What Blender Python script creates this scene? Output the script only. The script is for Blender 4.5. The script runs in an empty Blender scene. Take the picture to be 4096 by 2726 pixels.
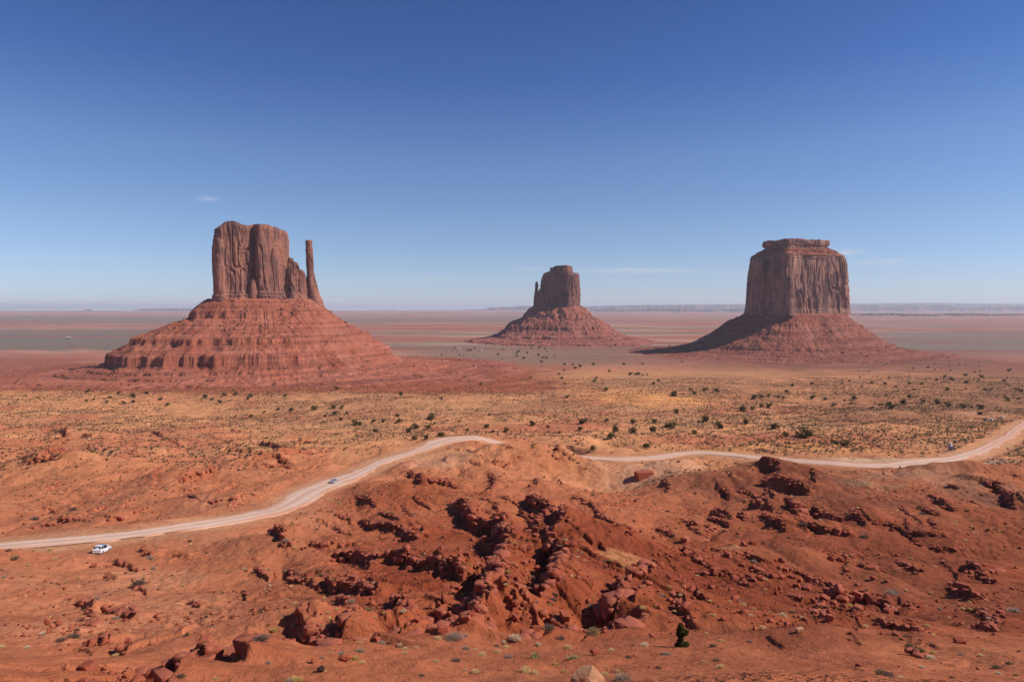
import bpy, bmesh, math, random
import numpy as np
from mathutils import Vector, Matrix

# ------------------------------------------------------------------ camera, sky, sun, exposure
SC = bpy.context.scene
COL = SC.collection
W, H = 1024, 681
F = 24.0 / 36.0 * W
PITCH = math.radians(2.826)
cam_d = bpy.data.cameras.new("camera")
cam_d.lens = 24.0
cam_d.sensor_width = 36.0
cam_d.clip_start = 0.5
cam_d.clip_end = 120000.0
cam = bpy.data.objects.new("camera", cam_d)
COL.objects.link(cam)
cam.location = (0, 0, 0)
cam.rotation_euler = (math.radians(90) - PITCH, 0, 0)
SC.camera = cam

SUN_EL = math.radians(40)
SUN_AZ = math.radians(-5)          # angle from +X towards +Y
SUN_DIR = Vector((math.cos(SUN_EL) * math.cos(SUN_AZ), math.cos(SUN_EL) * math.sin(SUN_AZ), math.sin(SUN_EL)))
sun_d = bpy.data.lights.new("sun", 'SUN')
sun_d.energy = 5.0
sun_d.angle = math.radians(0.5)
sun_d.color = (1.0, 0.95, 0.88)
sun = bpy.data.objects.new("sun", sun_d)
COL.objects.link(sun)
sun.rotation_euler = (-SUN_DIR).to_track_quat('-Z', 'Y').to_euler()
sun.location = (0, 0, 300)

SC.view_settings.view_transform = 'Standard'
SC.view_settings.look = 'None'
SC.view_settings.exposure = 0.0
SC.view_settings.gamma = 1.0
SC.cycles.use_denoising = True
SC.cycles.denoising_prefilter = 'ACCURATE'
SC.cycles.max_bounces = 5
SC.cycles.volume_bounces = 1
SC.cycles.diffuse_bounces = 1
SC.cycles.volume_max_steps = 64


class NT:
    """small helper round a node tree"""
    def __init__(self, tree):
        self.t = tree
        tree.nodes.clear()

    def n(self, kind, **kw):
        nd = self.t.nodes.new(kind)
        for k, v in kw.items():
            if k.startswith('i_'):
                key = k[2:]
                key = int(key) if key.isdigit() else key.replace('_', ' ')
                nd.inputs[key].default_value = v
            else:
                setattr(nd, k, v)
        return nd

    def l(self, a, b, o=0, i=0):
        out = a.outputs[o] if not hasattr(a, 'is_output') else a
        self.t.links.new(out, b.inputs[i])

    def math(self, op, a, b=None, c=None, clamp=False):
        nd = self.n('ShaderNodeMath', operation=op, use_clamp=clamp)
        for k, v in enumerate((a, b, c)):
            if v is None:
                continue
            if isinstance(v, (int, float)):
                nd.inputs[k].default_value = v
            else:
                self.t.links.new(v, nd.inputs[k])
        return nd.outputs[0]

    def mix(self, fac, a, b, mode='MIX'):
        nd = self.n('ShaderNodeMix', data_type='RGBA', blend_type=mode)
        for sock, v in ((nd.inputs[0], fac), (nd.inputs[6], a), (nd.inputs[7], b)):
            if isinstance(v, (int, float)):
                sock.default_value = v
            elif isinstance(v, (tuple, list)):
                sock.default_value = (*v[:3], 1)
            else:
                self.t.links.new(v, sock)
        return nd.outputs[2]

    def ramp(self, fac, stops):
        nd = self.n('ShaderNodeValToRGB')
        e = nd.color_ramp.elements
        while len(e) < len(stops):
            e.new(0.5)
        for k, (p, c) in enumerate(stops):
            e[k].position = p
            e[k].color = (*c, 1) if isinstance(c, (tuple, list)) else (c, c, c, 1)
        self.t.links.new(fac, nd.inputs[0])
        return nd.outputs[0]

    def noise(self, vec, scale, detail=3, rough=0.55, dist=0.0):
        nd = self.n('ShaderNodeTexNoise')
        nd.inputs['Scale'].default_value = scale
        nd.inputs['Detail'].default_value = detail
        nd.inputs['Roughness'].default_value = rough
        nd.inputs['Distortion'].default_value = dist
        self.t.links.new(vec, nd.inputs['Vector'])
        return nd.outputs['Fac']

    def mapping(self, vec, scale=(1, 1, 1), loc=(0, 0, 0)):
        nd = self.n('ShaderNodeMapping')
        nd.inputs['Scale'].default_value = scale
        nd.inputs['Location'].default_value = loc
        self.t.links.new(vec, nd.inputs['Vector'])
        return nd.outputs[0]


world = bpy.data.worlds.new("World")
SC.world = world
world.use_nodes = True
wt = NT(world.node_tree)
sky = wt.n('ShaderNodeTexSky', sky_type='NISHITA', sun_disc=False)
sky.sun_elevation = SUN_EL
sky.sun_rotation = math.radians(90) - SUN_AZ
sky.altitude = 1700
sky.air_density = 1.0
sky.dust_density = 0.6
sky.ozone_density = 3.0
tc = wt.n('ShaderNodeTexCoord')
sx = wt.n('ShaderNodeSeparateXYZ')
wt.l(tc, sx, 'Generated', 0)
az = wt.math('ARCTAN2', sx.outputs[0], sx.outputs[1])
el = wt.math('ARCSINE', sx.outputs[2])
# thin high cloud streaks, each at its own bearing and height in the sky
wn = wt.noise(wt.mapping(tc.outputs['Generated'], (14, 14, 120)), 3.0, 5, 0.6)
acc = None
for (ca, ce, ra, re, s) in ((0.182, 0.0525, 0.075, 0.0034, .85), (0.025, 0.0560, 0.022, 0.0026, .5), (0.452, 0.0715, 0.02, 0.0036, .75),
                            (0.492, 0.0590, 0.03, 0.0030, .6), (-0.415, 0.1430, 0.012, 0.0032, .6), (-0.12, 0.0430, 0.06, 0.004, .22),
                            (-0.57, 0.0610, 0.09, 0.006, .18), (0.34, 0.047, 0.05, 0.003, .25)):
    da = wt.math('DIVIDE', wt.math('SUBTRACT', az, ca), ra)
    de = wt.math('DIVIDE', wt.math('SUBTRACT', el, ce), re)
    q = wt.math('ADD', wt.math('MULTIPLY', da, da), wt.math('MULTIPLY', de, de))
    g = wt.math('MULTIPLY', wt.math('EXPONENT', wt.math('MULTIPLY', q, -0.9)), s)
    acc = g if acc is None else wt.math('ADD', acc, g)
cl = wt.math('MULTIPLY', acc, wt.math('MULTIPLY', wt.math('SUBTRACT', wn, 0.2), 1.5, clamp=True), clamp=True)
grade = wt.ramp(wt.math('DIVIDE', el, 0.45, clamp=True), [(0.02, (.80, .89, 1.18)), (0.087, (.84, .90, 1.14)), (0.25, (.86, .92, 1.08)), (0.47, (.78, .89, 1.09)), (0.70, (.50, .68, 1.05)), (0.92, (.42, .60, .97))])
skyc = wt.mix(1.0, sky.outputs[0], grade, 'MULTIPLY')
hs = wt.mix(wt.math('MULTIPLY', cl, 0.85), skyc, (7.6, 7.4, 7.7))
bg = wt.n('ShaderNodeBackground')
bg.inputs['Strength'].default_value = 0.10
wt.t.links.new(hs, bg.inputs[0])
wo = wt.n('ShaderNodeOutputWorld')
wt.l(bg, wo)

# ------------------------------------------------------------------ helpers
rng = np.random.default_rng(7)
random.seed(7)


def lin(r, g, b, k=0.80):
    out = []
    for c in (r, g, b):
        c /= 255.0
        out.append((c / 12.92 if c <= 0.04045 else ((c + 0.055) / 1.055) ** 2.4) * k)
    return tuple(out)


def hash3(ix, iy, iz, seed):
    with np.errstate(over='ignore'):
        n = ix.astype(np.uint32) * np.uint32(374761393) + iy.astype(np.uint32) * np.uint32(668265263) + iz.astype(np.uint32) * np.uint32(2147483647 - 97) + np.uint32((seed * 1442695041) & 0xffffffff)
        n = (n ^ (n >> np.uint32(13))) * np.uint32(1274126177)
        n = (n ^ (n >> np.uint32(16))) * np.uint32(2246822519)
        n = n ^ (n >> np.uint32(13))
    return (n & np.uint32(0xffffff)).astype(np.float32) * np.float32(1 / 16777215.0)


def vn(x, y, seed=0):
    """2D value noise, -1..1"""
    x = np.asarray(x, dtype=np.float64)
    y = np.asarray(y, dtype=np.float64)
    fx = np.floor(x); fy = np.floor(y)
    tx = (x - fx).astype(np.float32); ty = (y - fy).astype(np.float32)
    ix = fx.astype(np.int64); iy = fy.astype(np.int64)
    tx = tx * tx * tx * (tx * (tx * 6 - 15) + 10)
    ty = ty * ty * ty * (ty * (ty * 6 - 15) + 10)
    z = np.zeros(1, dtype=np.int64)
    a = hash3(ix, iy, z, seed); b = hash3(ix + 1, iy, z, seed)
    c = hash3(ix, iy + 1, z, seed); d = hash3(ix + 1, iy + 1, z, seed)
    return ((a + (b - a) * tx) * (1 - ty) + (c + (d - c) * tx) * ty) * 2 - 1


def vn3(x, y, z, seed=0):
    fx, fy, fz = np.floor(x), np.floor(y), np.floor(z)
    tx, ty, tz = [(q - f).astype(np.float32) for q, f in ((x, fx), (y, fy), (z, fz))]
    ix, iy, iz = fx.astype(np.int64), fy.astype(np.int64), fz.astype(np.int64)
    tx, ty, tz = [t * t * (3 - 2 * t) for t in (tx, ty, tz)]
    out = 0
    for dz in (0, 1):
        a = hash3(ix, iy, iz + dz, seed); b = hash3(ix + 1, iy, iz + dz, seed)
        c = hash3(ix, iy + 1, iz + dz, seed); d = hash3(ix + 1, iy + 1, iz + dz, seed)
        v = (a + (b - a) * tx) * (1 - ty) + (c + (d - c) * tx) * ty
        out = out + v * (tz if dz else 1 - tz)
    return out * 2 - 1


def fbm(x, y, octv, seed, gain=0.5):
    out = 0; amp = 1.0
    ca, sa = math.cos(0.6), math.sin(0.6)
    for o in range(octv):
        out = out + amp * vn(x, y, seed + o * 17)
        x, y = (x * ca - y * sa) * 2.03 + 3.1, (x * sa + y * ca) * 2.03 + 1.7
        amp *= gain
    return out


def sstep(a, b, x):
    t = np.clip((np.asarray(x, dtype=np.float64) - a) / (b - a), 0, 1)
    return t * t * (3 - 2 * t)


def pix_dir(px, row):
    cx = (np.asarray(px, dtype=np.float64) - W / 2) / F
    cy = (H / 2 - np.asarray(row, dtype=np.float64)) / F
    return cx, math.cos(PITCH) + cy * math.sin(PITCH), -math.sin(PITCH) + cy * math.cos(PITCH)


def at_depth(px, row, y):
    x, yy, z = pix_dir(px, row)
    return x / yy * y, z / yy * y


# views of the photograph used while measuring: (origin x, origin y, magnification) -> 1024-wide frame
ZOOM = dict(W=(400, 800, 1.6829), E=(1600, 950, 2.1418), M=(2600, 850, 1.9633), L=(0, 1500, 1.6829), C=(1100, 1650, 1.5707),
            R=(2600, 1400, 1.5749), F=(2400, 1900, 1.3892), A=(1000, 1850, 1.4725), B=(0, 2000, 1.9633), P=(3700, 1580, 5.227),
            G=(1100, 2350, 2.356), H=(2000, 2350, 2.356), I=(3000, 2200, 2.1496), V=(1700, 1370, 5.89), Q=(0, 1150, 2.618),
            K=(1950, 2100, 3.92), J=(2400, 2150, 2.356), D=(0, 0, 0.57520))


def zp(k, X, Y):
    ox, oy, s = ZOOM[k]
    return (ox + X / s) / 4.0, (oy + Y / s) / 4.0


def mesh_obj(name, verts, faces, mat=None, parent=None, smooth=True, link=True, attrs=None):
    """verts Nx3 array, faces array MxK or a list of lists"""
    me = bpy.data.meshes.new(name)
    verts = np.asarray(verts, dtype=np.float32)
    if isinstance(faces, np.ndarray):
        k = faces.shape[1]
        me.vertices.add(len(verts))
        me.vertices.foreach_set('co', verts.ravel())
        me.loops.add(faces.size)
        me.loops.foreach_set('vertex_index', faces.ravel().astype(np.int32))
        me.polygons.add(len(faces))
        me.polygons.foreach_set('loop_start', np.arange(0, faces.size, k, dtype=np.int32))
        me.polygons.foreach_set('loop_total', np.full(len(faces), k, dtype=np.int32))
        me.update(calc_edges=True)
    else:
        me.from_pydata([tuple(v) for v in verts], [], [list(f) for f in faces])
    if smooth:
        me.polygons.foreach_set('use_smooth', np.ones(len(me.polygons), dtype=bool))
    if attrs:
        for an, arr in attrs.items():
            ca = me.color_attributes.new(an, 'FLOAT_COLOR', 'POINT')
            full = np.ones((len(verts), 4), dtype=np.float32)
            full[:, :3] = arr
            ca.data.foreach_set('color', full.ravel())
    if mat is not None:
        for m in (mat if isinstance(mat, (list, tuple)) else [mat]):
            me.materials.append(m)
    ob = bpy.data.objects.new(name, me)
    if link:
        COL.objects.link(ob)
    if parent is not None:
        ob.parent = parent
    return ob


def grid_faces(R, C, wrap=False):
    i = np.arange(R - 1)[:, None]
    j = np.arange(C if wrap else C - 1)[None, :]
    j2 = (j + 1) % C
    return np.stack([i * C + j, i * C + j2, (i + 1) * C + j2, (i + 1) * C + j], axis=-1).reshape(-1, 4)


def tag(o, label=None, cat=None, group=None, kind=None):
    if label: o['label'] = label
    if cat: o['category'] = cat
    if group: o['group'] = group
    if kind: o['kind'] = kind
    return o


def empty(name, loc=(0, 0, 0), rz=0.0):
    o = bpy.data.objects.new(name, None)
    COL.objects.link(o)
    o.location = loc
    o.rotation_euler = (0, 0, rz)
    o.empty_display_size = 0.5
    return o


def copy_tree(o, parent=None):
    c = o.copy()
    COL.objects.link(c)
    c.parent = parent
    for ch in o.children:
        copy_tree(ch, c)
    return c


# ------------------------------------------------------------------ materials
def new_mat(name):
    m = bpy.data.materials.new(name)
    m.use_nodes = True
    t = NT(m.node_tree)
    out = t.n('ShaderNodeOutputMaterial')
    bs = t.n('ShaderNodeBsdfPrincipled')
    bs.inputs['Roughness'].default_value = 0.9
    bs.inputs['Specular IOR Level'].default_value = 0.15
    t.l(bs, out)
    return m, t, bs


def bump(t, bs, height, strength, dist):
    b = t.n('ShaderNodeBump')
    b.inputs['Strength'].default_value = strength
    b.inputs['Distance'].default_value = dist
    t.t.links.new(height, b.inputs['Height'])
    t.l(b, bs, 0, 'Normal')


def plain_mat(name, col, rough=0.8, spec=0.2, var=0.15, scale=8.0, metal=0.0):
    m, t, bs = new_mat(name)
    g = t.n('ShaderNodeTexCoord')
    n = t.noise(g.outputs['Object'], scale, 3)
    c = t.mix(n, tuple(q * (1 - var) for q in col), tuple(q * (1 + var) for q in col))
    t.t.links.new(c, bs.inputs['Base Color'])
    bs.inputs['Roughness'].default_value = rough
    bs.inputs['Specular IOR Level'].default_value = spec
    bs.inputs['Metallic'].default_value = metal
    return m


def plant_mat(name, c1, c2):
    m, t, bs = new_mat(name)
    oi = t.n('ShaderNodeObjectInfo')
    g = t.n('ShaderNodeNewGeometry')
    n = t.noise(g.outputs['Position'], 1.6, 2)
    f = t.math('ADD', t.math('MULTIPLY', oi.outputs['Random'], 0.5), t.math('MULTIPLY', t.math('SUBTRACT', n, 0.25), 1.0), clamp=True)
    c = t.mix(f, c1, c2)
    t.t.links.new(c, bs.inputs['Base Color'])
    bs.inputs['Roughness'].default_value = 1.0
    bs.inputs['Specular IOR Level'].default_value = 0.0
    tr = t.n('ShaderNodeBsdfTranslucent')
    t.t.links.new(c, tr.inputs['Color'])
    mx = t.n('ShaderNodeMixShader')
    mx.inputs[0].default_value = 0.42
    t.l(bs, mx, 0, 1)
    t.l(tr, mx, 0, 2)
    out = [n for n in t.t.nodes if n.type == 'OUTPUT_MATERIAL'][0]
    t.l(mx, out)
    return m


def ground_mat():
    m, t, bs = new_mat('desert_soil')
    at = t.n('ShaderNodeAttribute', attribute_name='soil')
    g = t.n('ShaderNodeNewGeometry')
    P = g.outputs['Position']
    n1 = t.noise(P, 0.05, 5, 0.6)
    n2 = t.noise(P, 0.55, 5, 0.65)
    n3 = t.noise(P, 5.0, 3, 0.7)
    f = t.math('ADD', t.math('MULTIPLY', n1, 0.45), t.math('ADD', t.math('MULTIPLY', n2, 0.55), t.math('MULTIPLY', n3, 0.32)))
    gain = t.math('ADD', t.math('MULTIPLY', t.math('SUBTRACT', f, 0.66), 1.6), 1.0)
    cc = t.n('ShaderNodeVectorMath', operation='SCALE')
    t.t.links.new(at.outputs['Color'], cc.inputs[0])
    t.t.links.new(gain, cc.inputs['Scale'])
    # pebbles: scattered pale and dark stones
    vo = t.n('ShaderNodeTexVoronoi', feature='F1')
    vo.inputs['Scale'].default_value = 0.9
    t.t.links.new(P, vo.inputs['Vector'])
    peb = t.math('MULTIPLY', t.math('LESS_THAN', vo.outputs['Distance'], 0.17), t.ramp(t.noise(P, 0.12, 3), [(0.42, 0.15), (0.6, 1.0)]))
    pc = t.ramp(vo.outputs['Color'], [(0.0, lin(110, 55, 38)), (0.7, lin(160, 88, 62)), (1.0, lin(205, 150, 125))])
    c = t.mix(t.math('MULTIPLY', peb, 0.7), cc.outputs[0], pc)
    v2 = t.n('ShaderNodeTexVoronoi', feature='F1')
    v2.inputs['Scale'].default_value = 0.16
    t.t.links.new(P, v2.inputs['Vector'])
    sp = t.n('ShaderNodeSeparateColor')
    a2 = t.n('ShaderNodeAttribute', attribute_name='cover')
    t.l(a2, sp)
    spot = t.math('MULTIPLY', t.math('LESS_THAN', v2.outputs['Distance'], 0.30), sp.outputs[0])
    c = t.mix(spot, c, t.ramp(v2.outputs['Color'], [(0.0, lin(72, 68, 46)), (1.0, lin(128, 112, 80))]))
    t.t.links.new(c, bs.inputs['Base Color'])
    hgt = t.math('ADD', t.math('MULTIPLY', n3, 0.25), t.math('ADD', n2, t.math('MULTIPLY', peb, 0.12)))
    bump(t, bs, hgt, 0.9, 0.6)
    bs.inputs['Roughness'].default_value = 1.0
    bs.inputs['Specular IOR Level'].default_value = 0.05
    return m


def cliff_mat(name, base, varnish, pale, zs=0.012, xs=0.09):
    m, t, bs = new_mat(name)
    g = t.n('ShaderNodeNewGeometry')
    P = g.outputs['Position']
    streak = t.noise(t.mapping(P, (xs, xs, zs)), 1.0, 5, 0.6, 0.4)
    patch = t.noise(P, 0.035, 4, 0.6)
    band = t.noise(t.mapping(P, (0.004, 0.004, 0.28)), 1.0, 4, 0.6)
    fine = t.noise(P, 0.35, 4, 0.65)
    c = t.mix(t.ramp(streak, [(0.42, 0.0), (0.58, 1.0)]), base, varnish)
    c = t.mix(t.math('MULTIPLY', t.ramp(patch, [(0.5, 0.0), (0.68, 1.0)]), 0.75), c, pale)
    c = t.mix(t.math('MULTIPLY', t.ramp(band, [(0.45, 0.0), (0.65, 1.0)]), 0.3), c, tuple(q * 0.55 for q in base))
    gain = t.math('ADD', t.math('MULTIPLY', t.math('SUBTRACT', fine, 0.5), 0.9), 1.0)
    cc = t.n('ShaderNodeVectorMath', operation='SCALE')
    t.t.links.new(c, cc.inputs[0])
    t.t.links.new(gain, cc.inputs['Scale'])
    t.t.links.new(cc.outputs[0], bs.inputs['Base Color'])
    bump(t, bs, t.math('ADD', fine, t.math('MULTIPLY', streak, 1.5)), 0.7, 2.5)
    bs.inputs['Roughness'].default_value = 0.95
    return m


def talus_mat(name, base, dark, pale):
    m, t, bs = new_mat(name)
    g = t.n('ShaderNodeNewGeometry')
    P = g.outputs['Position']
    patch = t.noise(P, 0.022, 4, 0.6)
    band = t.noise(t.mapping(P, (0.003, 0.003, 0.22)), 1.0, 4, 0.65)
    fine = t.noise(P, 0.3, 4, 0.7)
    vo = t.n('ShaderNodeTexVoronoi', feature='F1')
    vo.inputs['Scale'].default_value = 0.22
    t.t.links.new(P, vo.inputs['Vector'])
    stone = t.math('MULTIPLY', t.math('LESS_THAN', vo.outputs['Distance'], 0.22), t.ramp(t.noise(P, 0.018, 3), [(0.45, 0.0), (0.6, 0.9)]))
    c = t.mix(t.ramp(patch, [(0.35, 0.0), (0.7, 1.0)]), base, pale)
    c = t.mix(t.math('MULTIPLY', t.ramp(band, [(0.42, 0.0), (0.6, 1.0)]), 0.55), c, dark)
    sc_ = t.ramp(vo.outputs['Color'], [(0.0, dark), (0.5, tuple(q * 1.1 for q in base)), (1.0, tuple(min(q * 2.2, 0.6) for q in pale))])
    c = t.mix(stone, c, sc_)
    gain = t.math('ADD', t.math('MULTIPLY', t.math('SUBTRACT', fine, 0.5), 0.9), 1.0)
    cc = t.n('ShaderNodeVectorMath', operation='SCALE')
    t.t.links.new(c, cc.inputs[0])
    t.t.links.new(gain, cc.inputs['Scale'])
    t.t.links.new(cc.outputs[0], bs.inputs['Base Color'])
    bump(t, bs, t.math('ADD', fine, t.math('MULTIPLY', stone, 0.5)), 0.8, 1.6)
    bs.inputs['Roughness'].default_value = 0.95
    return m


M = {}
M['soil'] = ground_mat()
M['cliff_w'] = cliff_mat('west_cliff_rock', lin(172, 116, 98), lin(112, 82, 78), lin(190, 126, 98))
M['cliff_e'] = cliff_mat('east_cliff_rock', lin(146, 94, 82), lin(98, 68, 62), lin(166, 112, 92))
M['cliff_m'] = cliff_mat('domed_cliff_rock', lin(184, 132, 114), lin(108, 80, 76), lin(196, 142, 116))
M['talus_w'] = talus_mat('west_talus_scree', lin(178, 100, 74), lin(124, 64, 48), lin(188, 118, 94))
M['talus_e'] = talus_mat('east_talus_scree', lin(166, 94, 76), lin(122, 64, 52), lin(178, 116, 96))
M['talus_m'] = talus_mat('domed_talus_scree', lin(156, 88, 68), lin(116, 58, 46), lin(170, 108, 86))
M['mesa'] = cliff_mat('far_mesa_rock', lin(96, 66, 66), lin(78, 56, 62), lin(116, 80, 76), 0.004, 0.0007)


def rock_mat(name, c1, c2, c3):
    m, t, bs = new_mat(name)
    g = t.n('ShaderNodeNewGeometry')
    P = g.outputs['Position']
    oi = t.n('ShaderNodeObjectInfo')
    n1 = t.noise(P, 1.1, 4, 0.6)
    n2 = t.noise(P, 7.0, 4, 0.7)
    c = t.mix(t.ramp(n1, [(0.35, 0.0), (0.65, 1.0)]), c1, c2)
    c = t.mix(t.math('MULTIPLY', t.ramp(oi.outputs['Random'], [(0.5, 0.0), (1.0, 1.0)]), 0.5), c, c3)
    gain = t.math('ADD', t.math('MULTIPLY', t.math('SUBTRACT', n2, 0.5), 0.8), 1.0)
    cc = t.n('ShaderNodeVectorMath', operation='SCALE')
    t.t.links.new(c, cc.inputs[0])
    t.t.links.new(gain, cc.inputs['Scale'])
    t.t.links.new(cc.outputs[0], bs.inputs['Base Color'])
    bump(t, bs, n2, 0.6, 0.12)
    bs.inputs['Roughness'].default_value = 0.95
    return m


M['rock'] = rock_mat('red_boulder_rock', lin(184, 98, 70), lin(164, 82, 60), lin(196, 118, 92))
M['rock_pale'] = rock_mat('pale_boulder_rock', lin(214, 158, 116), lin(186, 122, 88), lin(226, 176, 134))
M['rock_dark'] = rock_mat('dark_boulder_rock', lin(96, 62, 56), lin(74, 50, 48), lin(110, 72, 62))


for q_, a_, b_, c_ in (('w', (180, 112, 88), (150, 86, 66), (212, 166, 146)), ('e', (168, 100, 82), (146, 82, 68), (190, 134, 116)), ('m', (162, 98, 78), (136, 76, 60), (196, 140, 118))):
    M['scree_' + q_] = rock_mat('scree_blocks_' + q_, lin(*a_), lin(*b_), lin(*c_))


def road_mat():
    m, t, bs = new_mat('graded_dirt')
    g = t.n('ShaderNodeNewGeometry')
    P = g.outputs['Position']
    at = t.n('ShaderNodeAttribute', attribute_name='soil')
    n1 = t.noise(P, 0.25, 4, 0.6)
    n2 = t.noise(P, 3.0, 3, 0.6)
    gain = t.math('ADD', t.math('ADD', t.math('MULTIPLY', t.math('SUBTRACT', n1, 0.5), 0.35), t.math('MULTIPLY', t.math('SUBTRACT', n2, 0.5), 0.3)), 1.0)
    cc = t.n('ShaderNodeVectorMath', operation='SCALE')
    t.t.links.new(at.outputs['Color'], cc.inputs[0])
    t.t.links.new(gain, cc.inputs['Scale'])
    t.t.links.new(cc.outputs[0], bs.inputs['Base Color'])
    bump(t, bs, n2, 0.4, 0.08)
    bs.inputs['Roughness'].default_value = 1.0
    return m


M['road'] = road_mat()
M['juniper'] = plant_mat('juniper_foliage', lin(84, 78, 48), lin(116, 104, 66))
M['juniper_near'] = plant_mat('near_juniper_foliage', lin(66, 72, 36), lin(112, 108, 58))
M['bark'] = plain_mat('juniper_bark', lin(92, 70, 56))
M['twig'] = plant_mat('grey_twigs', lin(172, 146, 126, 0.95), lin(204, 180, 158, 0.95))
M['twig_dark'] = plant_mat('brown_twigs', lin(126, 100, 86, 0.90), lin(164, 136, 116, 0.90))
M['straw'] = plant_mat('straw_stems', lin(226, 190, 132, 1.05), lin(244, 214, 160, 1.05))
M['yellow'] = plant_mat('yellow_green_stems', lin(216, 182, 112, 1.00), lin(234, 204, 140, 1.00))
M['pale'] = plant_mat('pale_dry_stems', lin(228, 200, 160, 1.00), lin(246, 224, 192, 1.00))
M['olive'] = plant_mat('olive_leaves', lin(150, 126, 90, 0.90), lin(182, 154, 112, 0.90))
M['yucca'] = plant_mat('yucca_blades', lin(158, 150, 92), lin(200, 188, 128))
M['sage'] = plant_mat('sagebrush', lin(94, 80, 62), lin(146, 122, 94))

# ------------------------------------------------------------------ ground: one sheet from the overlook to the horizon
HP = np.array([(0, 1.9), (3, 2.1), (6, 3.4), (12, 7.2), (20, 12.0), (32, 18.6), (45, 24.6), (60, 30.5), (80, 37.2), (100, 43.2), (130, 50.0),
               (160, 54.6), (195, 57.6), (233, 60.2), (300, 66.5), (400, 78.5), (630, 103.5), (900, 115), (1100, 123.5), (1400, 133), (2000, 137), (3000, 138), (9000, 138), (60000, 138)], dtype=float)


def z_base(x, y):
    yy = np.clip(y, 0, 60000)
    # average of shifted samples rounds the corners of the profile
    acc_ = 0
    for f in (0.88, 0.94, 1.0, 1.06, 1.12):
        acc_ = acc_ + np.interp(yy * f, HP[:, 0], HP[:, 1])
    return -acc_ / 5.0


YS = np.concatenate([np.geomspace(1.5, 36, 60)[:-1], np.geomspace(36, 130, 560)[:-1], np.geomspace(130, 420, 520)[:-1], np.geomspace(420, 1600, 260)[:-1],
                     np.geomspace(1600, 9000, 140)[:-1], np.geomspace(9000, 30000, 50)])
US = np.concatenate([np.linspace(-2.6, -0.86, 60)[:-1], np.linspace(-0.86, 0.86, 1160), np.linspace(0.86, 2.6, 60)[1:]])
GX = (US[None, :] * YS[:, None])
GY = np.repeat(YS[:, None], len(US), axis=1)


def grid_sample(Z, x, y):
    x = np.asarray(x, dtype=float); y = np.asarray(y, dtype=float)
    yc = np.clip(y, YS[0], YS[-1])
    u = np.clip(x / yc, US[0], US[-1])
    r = np.clip(np.interp(yc, YS, np.arange(len(YS))), 0, len(YS) - 1.001)
    c = np.clip(np.interp(u, US, np.arange(len(US))), 0, len(US) - 1.001)
    ri, ci = r.astype(int), c.astype(int)
    a, b = r - ri, c - ci
    return (Z[ri, ci] * (1 - a) * (1 - b) + Z[ri + 1, ci] * a * (1 - b) + Z[ri, ci + 1] * (1 - a) * b + Z[ri + 1, ci + 1] * a * b)


MARCH = np.geomspace(30, 20000, 900)


def unproject(px, row, zfun):
    """first point where the sight line through (px,row) meets the surface zfun(x,y)"""
    px = np.atleast_1d(np.asarray(px, dtype=float)); row = np.atleast_1d(np.asarray(row, dtype=float))
    dx, dy, dz = pix_dir(px, row)
    ys = MARCH[None, :]
    xs = (dx / dy)[:, None] * ys
    zr = (dz / dy)[:, None] * ys
    zg = zfun(xs, np.broadcast_to(ys, xs.shape))
    below = zr <= zg
    k = np.argmax(below, axis=1)
    k = np.where(below.any(axis=1), np.maximum(k, 1), len(MARCH) - 1)
    i = np.arange(len(px))
    d0 = zr[i, k - 1] - zg[i, k - 1]
    d1 = zr[i, k] - zg[i, k]
    t = np.clip(d0 / np.where(np.abs(d0 - d1) < 1e-9, 1e-9, d0 - d1), 0, 1)
    y = MARCH[k - 1] + (MARCH[k] - MARCH[k - 1]) * t
    return dx / dy * y, y


def up0(k, pts):
    p = np.array([zp(k, *q) for q in pts])
    return np.stack(unproject(p[:, 0], p[:, 1], z_base), axis=1)


def upz(k, pts, Zq):
    p = np.array([zp(k, *q) for q in pts])
    return np.stack(unproject(p[:, 0], p[:, 1], lambda a, b: grid_sample(Zq, a, b)), axis=1)


Z = z_base(GX, GY)
# broad swell of the land
near = 1 - sstep(150, 420, GY)
mid = sstep(120, 300, GY) * (1 - sstep(900, 1600, GY))
far = sstep(1300, 2600, GY)
bench = 1 - sstep(56, 72, GY)
Z += near * (1 - bench * 0.75) * (1.5 * fbm(GX / 34, GY / 34, 3, 11))
rid = 1 - np.abs(vn(GX / 17 + 0.8 * vn(GX / 30, GY / 30, 3), GY / 23, 21)) * 2
Z += near * (1 - bench) * sstep(60, 110, GY) * (-0.9) * np.clip(rid, -0.2, 1)
Z += mid * (3.0 * fbm(GX / 130, GY / 130, 3, 31) + 1.5 * fbm(GX / 30, GY / 30, 3, 35))
Z += sstep(700, 1200, GY) * (1 - far) * 2.0 * fbm(GX / 300, GY / 200, 3, 41)
Z += far * (3.0 * fbm(GX / 1400, GY / 700, 3, 51) + 9 * sstep(4500, 9000, GY) * np.round(1.5 * vn(GX / 9000, GY / 2600, 57)))

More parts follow.
